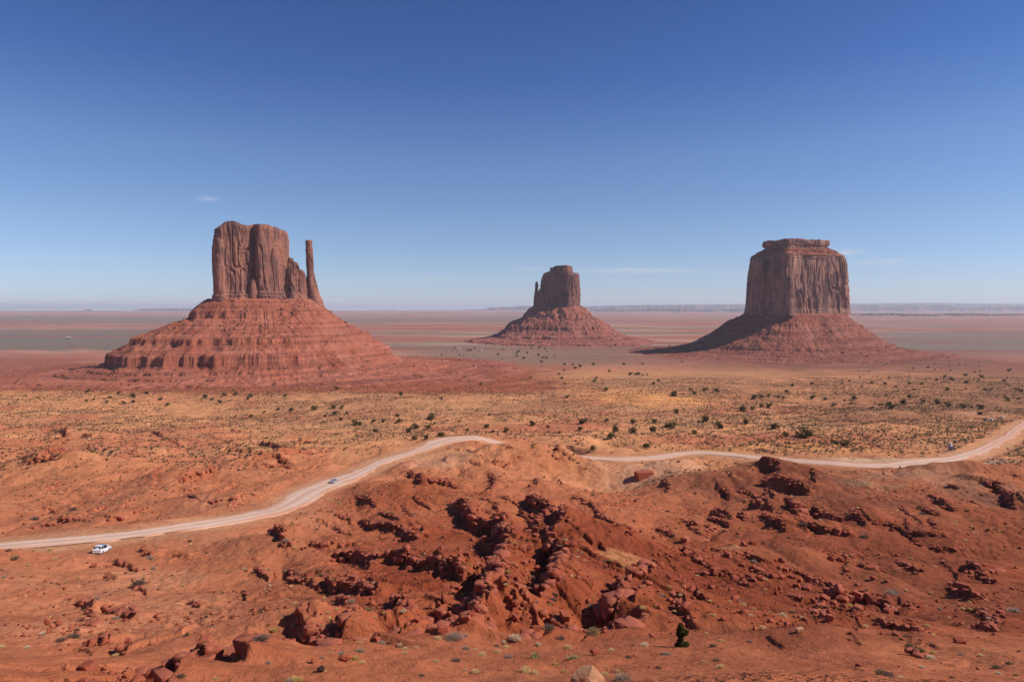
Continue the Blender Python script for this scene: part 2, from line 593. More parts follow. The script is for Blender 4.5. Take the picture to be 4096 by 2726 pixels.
# mounds and hollows: (view, X, Y, half-width m, half-depth m, height m)
MOUNDS = [('D', 1160, 1064, 38, 24, 7.0), ('A', 980, 160, 17, 13, 5.0), ('A', 620, 75, 9, 7, 2.5), ('A', 290, 285, 9, 6, 3.0), ('B', 1290, 260, 9, 6, 2.6),
          ('D', 1775, 1098, 19, 13, 5.2), ('D', 1600, 1105, 16, 10, 2.5), ('D', 1430, 1290, 13, 10, 2.4), ('I', 850, 800, 7.5, 5, 0.9), ('I', 150, 800, 6, 4, 0.7),
          ('B', 2120, 1050, 11, 7, 2.6), ('A', 200, 450, 12, 9, 3.2), ('F', 700, 420, 8, 5, 1.0), ('F', 1150, 420, 9, 6, 1.3), ('A', 1750, 160, 18, 14, 2.5),
          ('R', 2150, 800, 18, 12, 3.0), ('B', 900, 1100, 12, 7, -1.2), ('B', 500, 560, 16, 9, -1.0), ('A', 1560, 760, 7, 8, -1.4), ('A', 1720, 700, 5, 9, -2.2), ('A', 1360, 860, 5, 8, -2.0),
          ('F', 90, 780, 8, 9, -1.6), ('L', 900, 600, 22, 16, 3.5), ('L', 350, 600, 30, 18, 3.5), ('R', 850, 560, 40, 26, 4.5), ('D', 1500, 925, 60, 60, 5.0),
          ('R', 980, 470, 40, 20, -3.0), ('D', 1370, 1080, 26, 24, -6.0), ('D', 1460, 1078, 22, 18, -3.5), ('C', 2130, 190, 14, 22, -5.0), ('L', 1950, 540, 16, 12, 2.5), ('L', 1330, 680, 22, 12, 3.0), ('R', 1050, 980, 10, 10, -2.2), ('R', 2230, 960, 10, 9, -2.0)]
def mound(k, X, Y, rx, ry, h):
    (mx, my), = up0(k, [(X, Y)])
    if h > 0 and my < 260:
        my += ry * 0.25
    q = ((GX - mx) / rx) ** 2 + ((GY - my) / ry) ** 2
    return h * np.exp(-q * 0.9)


for mo in MOUNDS[1:]:
    Z += mound(*mo)

# the red spine under the overlook: its left flank falls away from the sun
Z += sstep(66, 92, GY) * (1 - sstep(170, 250, GY)) * (-2.4 + 5.0 * sstep(-55, 6, GX) - 3.6 * sstep(12, 60, GX) + 2.4 * (1 - sstep(-95, -60, GX)))

# the winding dirt road: levelled before the ledges are cut
ROAD = [(-140, 1262), (0, 1251), (120, 1251), (260, 1239), (400, 1219), (520, 1200), (620, 1178), (690, 1150), (740, 1114), (800, 1086), (880, 1063), (960, 1036), (1030, 1010), (1100, 1006)]
ROAD2 = [(1320, 1046), (1420, 1056), (1520, 1051), (1590, 1043), (1700, 1049), (1850, 1059), (2000, 1066), (2140, 1063), (2240, 1044), (2300, 1014), (2356, 975), (2420, 945)]
r1 = np.concatenate([up0('D', ROAD[:5]), upz('D', ROAD[5:], Z)])
r2 = upz('D', ROAD2, Z)
link_pts = np.array([[r1[-1][0] + 22, r1[-1][1] - 14], [(r1[-1][0] + r2[0][0]) / 2 + 12, (r1[-1][1] + r2[0][1]) / 2 + 8]])
RP = np.concatenate([r1, link_pts, r2])


def spline(P, step):
    P = np.asarray(P, dtype=float)
    Q = np.concatenate([[2 * P[0] - P[1]], P, [2 * P[-1] - P[-2]]])
    out = []
    for i in range(1, len(Q) - 2):
        n = max(2, int(np.linalg.norm(Q[i + 1] - Q[i]) / step))
        t = np.linspace(0, 1, n, endpoint=False)[:, None]
        p0, p1, p2, p3 = Q[i - 1], Q[i], Q[i + 1], Q[i + 2]
        out.append(0.5 * (2 * p1 + (p2 - p0) * t + (2 * p0 - 5 * p1 + 4 * p2 - p3) * t ** 2 + (3 * p1 - p0 - 3 * p2 + p3) * t ** 3))
    out.append(P[-1:])
    return np.concatenate(out)


def smooth1(a, k):
    ker = np.ones(k) / k
    return np.convolve(np.pad(a, (k // 2, k // 2), mode='edge'), ker, mode='valid')[:len(a)]


RC = spline(RP, 2.0)
RC[:, 0] = smooth1(RC[:, 0], 17)
RC[:, 1] = smooth1(RC[:, 1], 17)
RZ = smooth1(grid_sample(Z, RC[:, 0], RC[:, 1]), 31)
# the hidden stretch runs through a dip behind the rise
i_a = np.argmin(np.hypot(RC[:, 0] - r1[-1][0], RC[:, 1] - r1[-1][1])); i_b = np.argmin(np.hypot(RC[:, 0] - r2[0][0], RC[:, 1] - r2[0][1]))
ti = np.clip((np.arange(len(RC)) - i_a) / max(1, i_b - i_a), 0, 1)
RZ = RZ - 4.5 * np.sin(math.pi * ti) ** 1.2
RT = np.gradient(RC, axis=0)
RT /= np.linalg.norm(RT, axis=1)[:, None]
RN = np.stack([-RT[:, 1], RT[:, 0]], axis=1)
s_arc = np.concatenate([[0], np.cumsum(np.linalg.norm(np.diff(RC, axis=0), axis=1))])


def road_dist(x, y):
    """distance to the road's centre line and the level there, for arrays"""
    d = np.full(x.shape, 1e9); zz = np.zeros(x.shape)
    sub = RC[::3]; subz = RZ[::3]
    m = (x > RC[:, 0].min() - 40) & (x < RC[:, 0].max() + 40) & (y > RC[:, 1].min() - 40) & (y < RC[:, 1].max() + 40)
    xi, yi = x[m], y[m]
    best = np.full(xi.shape, 1e18); bz = np.zeros(xi.shape)
    for a, b, za, zb in zip(sub[:-1], sub[1:], subz[:-1], subz[1:]):
        e = b - a
        t = np.clip(((xi - a[0]) * e[0] + (yi - a[1]) * e[1]) / (e @ e), 0, 1)
        q = (xi - a[0] - e[0] * t) ** 2 + (yi - a[1] - e[1] * t) ** 2
        w = q < best
        best[w] = q[w]; bz[w] = (za + (zb - za) * t)[w]
    d[m] = np.sqrt(best); zz[m] = bz
    return d, zz


Z += mound(*MOUNDS[0]) + mound('D', 1235, 1056, 22, 14, 2.6)
RD, RDZ = road_dist(GX, GY)
wr = 1 - sstep(7.0, 16.0, RD)
Z = Z * (1 - wr) + (RDZ - 0.06) * wr

# parking flat beside the far end of the road
(pkx, pky), = up0('P', [(1250, 450)])
pk = 1 - sstep(20, 36, np.hypot((GX - pkx) * 0.8, (GY - pky) * 0.9))
pkz = grid_sample(Z, pkx, pky)
Z = Z * (1 - pk) + pkz * pk

# ledges: each a break in the bed of rock; the low side lies to the right of the way walked
# (view, points, drop m, reach m, clutter of fallen rock, where)
LEDGES = [
    ('A', [(900, 80), (940, 65), (1000, 85), (1050, 115), (1110, 110), (1180, 120), (1270, 155)], 2.4, 8, .5, 'peak'),
    ('A', [(1190, 235), (1270, 290), (1290, 340), (1340, 370), (1400, 375), (1450, 400), (1500, 440), (1530, 490), (1510, 560), (1485, 600)], 4.2, 11, 1.0, 'gully'),
    ('A', [(1590, 225), (1680, 260), (1740, 310), (1770, 350), (1765, 400), (1700, 470)], 4.2, 11, 1.0, 'gully'),
    ('A', [(1900, 400), (1850, 420), (1800, 480), (1760, 530)], 3.0, 8, 1.0, 'gully'),
    ('A', [(1660, 560), (1760, 550), (1830, 600), (1835, 680), (1790, 750), (1690, 840)], 4.6, 10, 1.2, 'gully'),
    ('A', [(1360, 620), (1450, 680), (1460, 760), (1440, 830), (1370, 880), (1300, 915)], 4.4, 10, 1.2, 'gully'),
    ('A', [(610, 340), (720, 370), (840, 370), (900, 400), (960, 450), (1060, 440)], 3.0, 9, .9, 'terrace'),
    ('A', [(160, 480), (260, 490), (330, 470), (420, 490), (530, 480)], 2.2, 8, .8, 'terrace'),
    ('A', [(430, 540), (540, 540), (620, 550), (700, 560), (745, 590), (680, 625)], 3.2, 9, 1.0, 'terrace'),
    ('A', [(760, 575), (880, 580), (960, 600), (1060, 590), (1120, 605)], 2.8, 9, .9, 'terrace'),
    ('A', [(-40, 610), (60, 630), (80, 660), (240, 655), (260, 700), (420, 745)], 2.0, 7, .3, 'terrace'),
    ('A', [(450, 695), (540, 720), (620, 740), (700, 760), (770, 785)], 3.0, 8, .9, 'terrace'),
    ('A', [(270, 850), (330, 890), (380, 930), (430, 940), (440, 1000)], 3.6, 8, .4, 'terrace'),
    ('A', [(615, 870), (600, 930), (540, 980), (460, 1015)], 3.2, 8, .5, 'terrace'),
    ('A', [(860, 770), (900, 830), (950, 865), (940, 890)], 2.8, 7, .8, 'terrace'),
    ('A', [(960, 925), (930, 960), (850, 975)], 2.2, 6, .5, 'terrace'),
    ('A', [(1030, 885), (1130, 890), (1210, 920), (1180, 990), (1100, 1025)], 2.6, 7, .8, 'gully'),
    ('F', [(330, 540), (290, 565), (200, 630), (150, 720), (110, 790), (10, 850)], 3.6, 9, .5, 'spur'),
    ('F', [(310, 735), (250, 770), (200, 800)], 1.8, 5, .5, 'spur'),
    ('A', [(110, 375), (190, 430), (205, 470)], 2.2, 6, .2, 'terrace'),
    ('A', [(1350, 65), (1430, 90), (1425, 150), (1330, 195)], 2.4, 6, .6, 'crest'),
    ('A', [(1675, 90), (1680, 115), (1590, 145)], 2.0, 6, .2, 'crest'),
    ('A', [(620, 190), (700, 230), (760, 270)], 1.8, 7, 1.2, 'terrace'),
    ('B', [(1720, 1140), (1770, 1210), (1620, 1290), (1400, 1380), (1230, 1440)], 2.6, 8, .6, 'mound'),
    ('B', [(2060, 1120), (2010, 1200), (1990, 1290), (1920, 1380)], 2.4, 7, .5, 'mound'),
    ('B', [(2180, 210), (2200, 270), (2250, 310)], 1.8, 6, .2, 'terrace'),
    ('B', [(1080, 300), (1130, 340), (1120, 400), (1180, 430), (1290, 440)], 1.2, 5, .8, 'slope'),
    ('B', [(860, 480), (1000, 520), (1100, 560)], 1.3, 5, 1.0, 'slope'),
    ('B', [(640, 860), (760, 860), (900, 880), (1070, 940)], 1.6, 5, 1.2, 'slope'),
    ('R', [(650, 720), (790, 760), (800, 800), (700, 860)], 4.2, 12, .5, 'dark'),
    ('R', [(750, 850), (860, 870), (930, 890), (1010, 940)], 3.2, 9, .8, 'dark'),
    ('R', [(730, 900), (725, 960), (640, 1000)], 3.0, 8, .5, 'dark'),
    ('R', [(860, 1030), (1010, 1000), (1080, 1030), (1200, 1090)], 2.4, 8, 1.0, 'dark'),
    ('R', [(2080, 850), (2170, 860), (2270, 930), (2280, 1000)], 3.0, 9, .5, 'dark'),
    ('R', [(30, 840), (110, 850), (120, 880), (60, 900)], 1.8, 6, .5, 'crest'),
    ('R', [(420, 880), (500, 890), (480, 920)], 1.8, 6, .8, 'dark'),
    ('F', [(1110, 300), (1170, 285), (1250, 310), (1420, 330)], 1.6, 6, .8, 'dark'),
    ('F', [(1480, 270), (1640, 285), (1760, 330), (1960, 340)], 1.2, 6, .5, 'band'),
    ('L', [(110, 605), (220, 575), (300, 545), (440, 490)], 3.4, 12, .2, 'left'),
    ('L', [(310, 378), (410, 382), (450, 412)], 2.6, 9, .1, 'left'), ('L', [(550, 393), (625, 405)], 2.2, 8, .1, 'left'),
    ('L', [(1180, 712), (1320, 668), (1400, 650), (1440, 635)], 2.6, 9, .8, 'left'),
    ('L', [(1720, 452), (1830, 468), (1900, 490), (1990, 500)], 2.6, 10, .3, 'left'), ('L', [(1740, 545), (1880, 565), (1950, 595)], 2.6, 9, .4, 'left'),
    ('L', [(1870, 535), (2000, 525), (2120, 535)], 2.4, 9, .2, 'left'), ('L', [(2000, 440), (2140, 450)], 1.6, 7, .1, 'left'),
    ('L', [(170, 1030), (370, 990), (480, 960), (560, 935), (700, 885)], 1.1, 6, .9, 'left'), ('L', [(890, 935), (1010, 885)], 1.0, 5, .8, 'left'),
    ('L', [(1420, 375), (1530, 370)], 1.4, 8, 0, 'left'), ('L', [(590, 480), (620, 490)], 1.6, 7, 0, 'left'),
    ('C', [(1750, 210), (1800, 240), (1870, 290)], 1.6, 6, .6, 'crest'), ('C', [(1420, 340), (1500, 300), (1540, 270)], 1.8, 6, .5, 'crest'),
    ('R', [(640, 405), (700, 400), (750, 405)], 2.4, 10, 0, 'dune'), ('R', [(810, 385), (900, 390)], 2.0, 9, 0, 'dune'), ('R', [(600, 565), (660, 562), (740, 570)], 1.0, 5, 0, 'dune'),
    ('E', [(1030, 1195), (1110, 1200)], 2.0, 12, 0, 'left'),
    # the rim of the bench under the overlook, walked from right to left so the far side drops
    ('H', [(1480, 335), (1230, 368), (1070, 385), (960, 420), (870, 455), (700, 440), (480, 470), (300, 490), (0, 492)], 4.5, 11, .2, 'rim'),
    ('G', [(2110, 492), (1950, 445), (1540, 470), (1300, 480), (1000, 500), (730, 550), (560, 630), (420, 700)], 3.6, 10, .3, 'rim'),
    # right hand rock bands
    ('F', [(420, 400), (500, 440), (620, 520), (760, 560), (900, 610)], 1.0, 5, 1.6, 'band'),
    ('F', [(820, 400), (850, 470), (1000, 520), (1150, 560), (1250, 620)], 1.2, 5, 1.8, 'band'),
    ('F', [(1200, 640), (1330, 670), (1450, 690), (1560, 690), (1680, 780)], 1.6, 5, 1.6, 'band'),
    ('F', [(1520, 800), (1640, 850), (1790, 880)], 0.8, 4, .6, 'band'),
    ('F', [(1350, 440), (1370, 520), (1340, 560)], 0.8, 4, .8, 'band'),
    ('F', [(1960, 600), (2030, 650), (2150, 690)], 1.2, 5, 1.2, 'band'), ('F', [(2030, 490), (2120, 560), (2190, 610)], 1.2, 5, 1.2, 'band'),
    ('F', [(0, 230), (150, 310), (240, 320)], 1.0, 5, 1.2, 'band'), ('F', [(440, 240), (560, 320), (620, 350)], 0.8, 5, .9, 'band'),
    ('A', [(1880, 180), (1990, 260), (2140, 380), (2300, 410)], 1.2, 6, 1.8, 'band'),
    ('B', [(550, 1150), (650, 1170), (720, 1210)], 0.6, 4, .6, 'mound'), ('B', [(900, 1355), (1050, 1330), (1180, 1350)], 0.9, 4, 1.0, 'mound'),
]
# lesser beds of the same rock cropping out between them
lr = np.random.default_rng(41)


def minor(k, n, x0, x1, y0, y1, dx, dy, l0, l1, d0, d1, clutter, where, reach=4):
    for _ in range(n):
        x, y = lr.uniform(x0, x1), lr.uniform(y0, y1)
        l = lr.uniform(l0, l1); a = lr.normal(0, .35)
        ux_, uy_ = dx * math.cos(a) - dy * math.sin(a), dx * math.sin(a) + dy * math.cos(a)
        pts = [(x + ux_ * l * t + lr.normal(0, l * .05), y + uy_ * l * t + lr.normal(0, l * .04)) for t in (0, .25, .5, .75, 1)]
        LEDGES.append((k, pts, lr.uniform(d0, d1), reach, clutter, where))


minor('A', 46, 250, 1750, 180, 900, .88, .47, 60, 190, .7, 1.7, 1.0, 'terrace')
minor('A', 16, 1050, 1800, 300, 950, .75, .65, 60, 170, .9, 2.0, 1.2, 'gully')
minor('F', 40, 0, 2100, 130, 760, .90, .42, 60, 230, .5, 1.2, 1.3, 'band')
minor('R', 14, 350, 1300, 760, 1080, .85, .5, 60, 170, .8, 1.8, 1.0, 'dark')
minor('R', 10, 1700, 2340, 800, 1080, .85, .5, 50, 130, .7, 1.4, 1.0, 'dark')
minor('B', 26, 350, 1950, 420, 1380, .9, .3, 50, 170, .4, 1.0, .9, 'slope')
minor('L', 44, 0, 2200, 300, 1000, .95, -.22, 60, 240, .7, 1.7, .5, 'left', 6)
minor('C', 9, 1150, 1850, 190, 330, .9, .4, 50, 140, .6, 1.3, .9, 'crest', 5)
minor('I', 10, 100, 2200, 480, 1000, .92, .35, 80, 240, .2, .5, .4, 'band', 2.5)
SEGS = []
Zs = Z.copy()
ledge_rock = np.zeros_like(Z)
jag = 0.9 * vn(GX / 3.1, GY / 3.1, 61) + 0.5 * vn(GX / 1.15, GY / 1.15, 62) + 0.5 * np.round(2.2 * vn(GX / 2.3, GY / 2.3, 63)) / 1.6
for li, (k, pts, drop, reach, clutter, where) in enumerate(LEDGES):
    reach *= .72
    drop *= {'dark': 1.25, 'gully': 1.12, 'terrace': .72, 'crest': .7, 'peak': .85, 'mound': .85, 'band': .9}.get(where, 1.0)
    P = upz(k, pts, Zs)
    P = spline(P, 1.5) if len(P) > 2 else P
    x0, x1 = P[:, 0].min() - reach * 3, P[:, 0].max() + reach * 3
    y0, y1 = P[:, 1].min() - reach * 3, P[:, 1].max() + reach * 3
    m = (GX > x0) & (GX < x1) & (GY > y0) & (GY < y1)
    xi, yi = GX[m], GY[m]
    if xi.size == 0:
        continue
    best = np.full(xi.shape, 1e18); sg = np.zeros(xi.shape); arc = np.zeros(xi.shape)
    L = 0.0
    lens = np.linalg.norm(np.diff(P, axis=0), axis=1)
    for a, b, ln in zip(P[:-1], P[1:], lens):
        d = b - a
        t = np.clip(((xi - a[0]) * d[0] + (yi - a[1]) * d[1]) / max(ln * ln, 1e-9), 0, 1)
        qx, qy = xi - (a[0] + d[0] * t), yi - (a[1] + d[1] * t)
        q = qx * qx + qy * qy
        w = q < best
        best[w] = q[w]
        sg[w] = np.sign(d[0] * qy - d[1] * qx)[w]
        arc[w] = (L + t * ln)[w]
        L += ln
    s = np.sqrt(best) * sg                       # + on the left (high) side
    js = min(1.0, drop / 3.0)
    s = s + (0.32 * jag[m] + 0.45 * vn(xi / 5.0, yi / 9.0, 66) + 0.16 * np.round(2 * vn(xi / .9, yi / 1.6, 68))) * (0.5 + 0.5 * js) * (1 if P[:, 1].mean() < 230 else 1.8)
    tap = sstep(0, 0.12, arc / L) * (1 - sstep(0.88, 1.0, arc / L)) * (0.9 + 0.15 * vn(arc / 7.0, arc * 0, 65 + li))
    far_k = 1.0 if P[:, 1].mean() < 200 else 1.5
    S = 0
    for off, wt_, wd in ((0.0, .45, .28), (-0.13 * drop, .3, .25), (-0.33 * drop, .25, .3)):
        S = S + wt_ * sstep(-wd * far_k, wd * far_k, s - off)
    off = drop * np.where(s > 0, 0.66 * np.exp(-np.abs(s) / (reach * 1.5)), 0.34 * np.exp(-np.abs(s) / (reach * 2.0))) * np.sign(S - 0.38) * np.minimum(1, np.abs(S - 0.38) / np.where(S > .38, .62, .38)) * tap * (1 - sstep(1.4 * reach, 3.0 * reach, np.abs(s)))
    far_side = where == 'rim'
    if far_side:
        off = drop * np.where(s > 0, (S - 1.0), (S - 1.0)) * np.exp(-np.maximum(-s, 0) / (reach * 1.3)) * tap * (1 - sstep(1.4 * reach, 3.0 * reach, np.abs(s)))
    Z[m] += off * (1 - wr[m])
    rk = np.exp(-(np.maximum(s - 0.4, 0) / 1.6) ** 2 - (np.maximum(-s - 0.4 * drop, 0) / (1.2 + 0.3 * drop)) ** 2) * tap * min(1, drop / 2)
    ledge_rock[m] = np.maximum(ledge_rock[m], rk * (1 - wr[m]))
    SEGS.append((P, drop, clutter, where))

# the broken ground between the overlook and the road: many thin beds cropping out along the slopes
core = np.exp(-(((GX + 10 + 0.02 * GY) / 37) ** 2 + ((GY - 126) / 58) ** 2) ** 2) + 0.42 * np.exp(-(((GX - 36 - .12 * (GY - 100)) / 26) ** 2 + ((GY - 100) / 34) ** 2) ** 2) + 0.13 * sstep(70, 90, GY) * (1 - sstep(200, 260, GY))
core = np.clip(core, 0, 1) * sstep(64, 78, GY) * (1 - wr)
tilt = 0.085 * GX + 0.10 * GY + 0.9 * fbm(GX / 16, GY / 16, 3, 95) + 0.10 * jag
fr = tilt - np.floor(tilt)
brk = sstep(-0.35, 0.35, vn(GX / 10, GY / 10, 96)) * (0.5 + 0.5 * vn(GX / 5, GY / 5, 97) ** 2 * 2)
cu = (sstep(0.90, 0.955, fr) - fr)
Z += core * brk * 0.7 * cu
ledge_rock = np.maximum(ledge_rock, core * brk * np.exp(-((fr - 0.93) / 0.06) ** 2) * 0.5)

# small relief
flat_k = 1 - np.maximum(wr, pk)
(dux, duy), = up0('D', [(1500, 925)])
dune = np.exp(-(((GX - dux) / 62) ** 2 + ((GY - duy) / 75) ** 2))
flat_k = flat_k * (1 - 0.8 * dune)
Z += flat_k * (1 - sstep(200, 500, GY)) * (0.27 * fbm(GX / 5.5, GY / 6.5, 3, 71) + 0.10 * (1 - .75 * bench) * fbm(GX / 1.25, GY / 2.2, 2, 77))
rough = sstep(0.0, 0.7, fbm(GX / 22, GY / 22, 2, 81)) * sstep(58, 75, GY)
Z += flat_k * (1 - sstep(250, 500, GY)) * rough * 0.28 * np.abs(fbm(GX / 1.6, GY / 1.6, 2, 83))
Z += flat_k * mid * 0.9 * np.clip(fbm(GX / 11, GY / 11, 3, 87), -0.4, 1)
n_q = fbm(GX / 14, GY / 14, 3, 88)
# low stepped beds of the red plain in front of the western butte and below the central one
ter = sstep(820, 980, GY) * (1 - sstep(1500, 1900, GY)) * (1 - sstep(-120, 60, GX - 0.0 * GY)) 
Z += flat_k * sstep(220, 330, GY) * (1 - sstep(560, 800, GY)) * 0.8 * (sstep(.8, .93, (zz_ := np.mod(Z / 2.2 + .5 * n_q, 1.0))) - zz_) * sstep(-.1, .4, vn(GX / 24, GY / 24, 89))
zq = (Z + 140) / 2.6 + 0.8 * fbm(GX / 90, GY / 90, 3, 91)
Z += ter * 0.9 * (np.floor(zq) + sstep(0.72, 0.9, zq - np.floor(zq)) - zq) * 2.6 * 0.8


def ground(x, y):
    return grid_sample(Z, x, y)


# ---- soil colour place by place, with some shade put into it
def C(r, g, b):
    return np.array(lin(r, g, b))


def lay(col, c, w):
    w = np.clip(w, 0, 1)[..., None]
    return col * (1 - w) + np.asarray(c) * w


SOILK = np.array([1.20, 1.40, 1.27])
n_a = fbm(GX / 60, GY / 60, 4, 101)
n_b = fbm(GX / 18, GY / 18, 4, 103)
n_c = fbm(GX / 260, GY / 150, 4, 105)
U = GX / GY
soil = np.zeros(Z.shape + (3,)) + C(172, 84, 56)
soil = lay(soil, C(152, 70, 48), sstep(0.05, 0.6, n_b) * 0.7)
soil = lay(soil, C(186, 104, 74), sstep(0.0, 0.6, -n_b) * 0.55)
soil = lay(soil, C(178, 100, 72), bench * 0.6)
soil = lay(soil, C(190, 106, 76), sstep(110, 190, GY) * 0.75 * (1 - sstep(0.1, 0.35, U) * 0.5))
midc = C(200, 126, 90)
soil = lay(soil, midc, sstep(190, 330, GY))
soil = lay(soil, C(188, 104, 76), sstep(190, 330, GY) * sstep(-0.1, 0.5, n_a) * (1 - sstep(700, 1000, GY)) * 0.8)
soil = lay(soil, C(206, 130, 92), sstep(240, 420, GY) * sstep(0.0, 0.5, -n_a) * 0.7)
olive = sstep(330, 520, GY) * (1 - sstep(1200, 1500, GY)) * sstep(-0.35, 0.35, n_c + 0.5 * n_b)
soil = lay(soil, C(166, 112, 84), olive * 0.5 * sstep(-0.62, -0.2, U))
soil = lay(soil, C(146, 92, 70), sstep(380, 700, GY) * sstep(0.35, 0.62, U + 0.12 * n_a) * 0.75)
soil = lay(soil, C(180, 112, 82), sstep(700, 860, GY) * (1 - sstep(1150, 1350, GY)) * sstep(0.12, 0.32, U) * (1 - sstep(0.6, 0.75, U)) * 0.65)
redp = sstep(860, 980, GY) * (1 - sstep(1500, 1800, GY)) * (1 - sstep(0.0, 0.14, U + 0.05 * n_a))
soil = lay(soil, C(152, 76, 56), redp * 0.9)
# the wide plain
fp = sstep(1300, 1800, GY)
nb1 = fbm(GX / 2600, GY / 420 + 0.3, 4, 111)
nb2 = fbm(GX / 700, GY / 130, 3, 113)
plain = np.zeros(Z.shape + (3,)) + C(182, 108, 84)
plain = lay(plain, C(150, 120, 100), sstep(-0.15, 0.45, nb1) * .85)
plain = lay(plain, C(190, 122, 98), sstep(0.1, 0.7, -nb1) * 0.8)
plain = lay(plain, C(206, 158, 126), sstep(0.35, 0.6, nb2) * 0.5)
plain = lay(plain, C(150, 78, 62), sstep(0.35, 0.6, -nb2) * 0.5)
gl = sstep(2050, 2300, GY + 130 * n_a) * (1 - sstep(4300, 4600, GY + 300 * nb2)) * (1 - sstep(-0.36, -0.26, U))
plain = lay(plain, C(130, 112, 96), gl * (0.75 + .3 * nb2))
gl2 = sstep(6200, 6600, GY + 300 * nb2) * (1 - sstep(10000, 11000, GY)) * (1 - sstep(0.0, 0.2, U))
plain = lay(plain, C(136, 116, 100), gl2 * (.6 + .4 * nb2))
gr = sstep(1900, 2100, GY) * (1 - sstep(3600, 4200, GY)) * sstep(0.48, 0.58, U)
plain = lay(plain, C(138, 118, 100), gr * (.6 + .4 * nb2))
gc = sstep(1450, 1600, GY) * (1 - sstep(2150, 2300, GY)) * sstep(-0.2, -0.1, U) * (1 - sstep(0.12, 0.25, U))
plain = lay(plain, C(142, 112, 88), gc * 0.7)
soil = soil * (1 - fp[..., None]) + plain * fp[..., None]
soil = lay(soil, C(136, 60, 40), np.clip(core * 1.2, 0, 1) * (0.72 + 0.22 * n_b))  # darker centre: shade of slopes turned from the sun, put into the colour
soil = lay(soil, C(140, 70, 52), sstep(20, 45, GX - .1 * GY) * sstep(60, 75, GY) * (1 - sstep(150, 230, GY)) * sstep(-.3, .4, n_a) * .5)
# brown apron round the domed butte
apr = np.exp(-(((GX - 820) / 520) ** 2 + ((GY - 1780) / 420) ** 2) * 1.3)
soil = lay(soil, C(132, 78, 62), np.clip(apr * 1.5, 0, 1) * (0.75 + 0.2 * n_a) * sstep(1150, 1420, GY + 60 * n_b))
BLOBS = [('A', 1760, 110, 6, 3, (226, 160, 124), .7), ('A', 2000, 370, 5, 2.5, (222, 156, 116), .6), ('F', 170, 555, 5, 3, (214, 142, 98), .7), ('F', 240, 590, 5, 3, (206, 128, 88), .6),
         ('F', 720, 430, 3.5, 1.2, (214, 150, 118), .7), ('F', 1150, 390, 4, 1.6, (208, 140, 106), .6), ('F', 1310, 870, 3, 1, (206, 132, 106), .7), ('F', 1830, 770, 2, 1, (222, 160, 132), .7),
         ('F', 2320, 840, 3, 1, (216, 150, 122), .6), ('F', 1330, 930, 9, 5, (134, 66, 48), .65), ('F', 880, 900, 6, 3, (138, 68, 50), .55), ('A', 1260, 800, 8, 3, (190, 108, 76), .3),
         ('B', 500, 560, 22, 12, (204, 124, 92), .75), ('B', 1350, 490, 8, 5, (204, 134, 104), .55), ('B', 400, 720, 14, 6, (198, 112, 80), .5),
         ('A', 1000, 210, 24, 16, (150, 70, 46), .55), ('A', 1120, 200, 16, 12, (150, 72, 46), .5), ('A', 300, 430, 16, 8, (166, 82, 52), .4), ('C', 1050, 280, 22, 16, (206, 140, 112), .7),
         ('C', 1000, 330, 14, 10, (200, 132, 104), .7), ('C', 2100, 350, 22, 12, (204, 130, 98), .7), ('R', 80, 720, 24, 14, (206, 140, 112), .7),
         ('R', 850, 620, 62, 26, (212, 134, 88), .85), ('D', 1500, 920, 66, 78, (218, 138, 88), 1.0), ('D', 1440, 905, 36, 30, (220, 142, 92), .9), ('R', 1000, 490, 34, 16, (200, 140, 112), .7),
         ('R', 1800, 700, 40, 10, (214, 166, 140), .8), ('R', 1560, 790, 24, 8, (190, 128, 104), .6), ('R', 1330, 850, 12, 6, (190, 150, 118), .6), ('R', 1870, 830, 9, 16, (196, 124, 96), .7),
         ('R', 600, 860, 30, 14, (166, 92, 70), .6), ('R', 1500, 930, 50, 12, (168, 92, 70), .6), ('R', 900, 850, 26, 15, (118, 58, 46), .75), ('R', 1280, 940, 22, 10, (130, 68, 52), .6), ('R', 2250, 900, 16, 12, (146, 100, 84), .6),  # darkest one: shade of the slope put into its colour, plus some desert varnish
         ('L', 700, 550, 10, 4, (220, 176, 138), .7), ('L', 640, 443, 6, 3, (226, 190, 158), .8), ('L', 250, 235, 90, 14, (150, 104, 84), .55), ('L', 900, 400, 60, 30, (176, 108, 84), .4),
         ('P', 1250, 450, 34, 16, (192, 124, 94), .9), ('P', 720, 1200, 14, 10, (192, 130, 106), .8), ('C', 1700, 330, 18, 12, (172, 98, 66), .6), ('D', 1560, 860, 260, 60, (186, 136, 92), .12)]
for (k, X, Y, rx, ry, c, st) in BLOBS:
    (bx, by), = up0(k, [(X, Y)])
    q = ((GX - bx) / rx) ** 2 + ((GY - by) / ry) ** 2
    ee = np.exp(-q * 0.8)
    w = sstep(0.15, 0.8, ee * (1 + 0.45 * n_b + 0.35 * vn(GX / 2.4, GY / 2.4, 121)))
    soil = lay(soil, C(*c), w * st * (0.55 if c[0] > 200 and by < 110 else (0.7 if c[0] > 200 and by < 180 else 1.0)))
soil = lay(soil, C(150, 74, 52), ledge_rock * 0.7 * (1 - sstep(280, 380, GY)))
soil = lay(soil, C(150, 76, 56), ledge_rock * 0.8 * sstep(280, 380, GY))
soil = lay(soil, C(186, 112, 84), (1 - sstep(-.34, -.2, U)) * sstep(50, 75, GY) * (1 - sstep(190, 260, GY)) * (.5 + .35 * n_b))
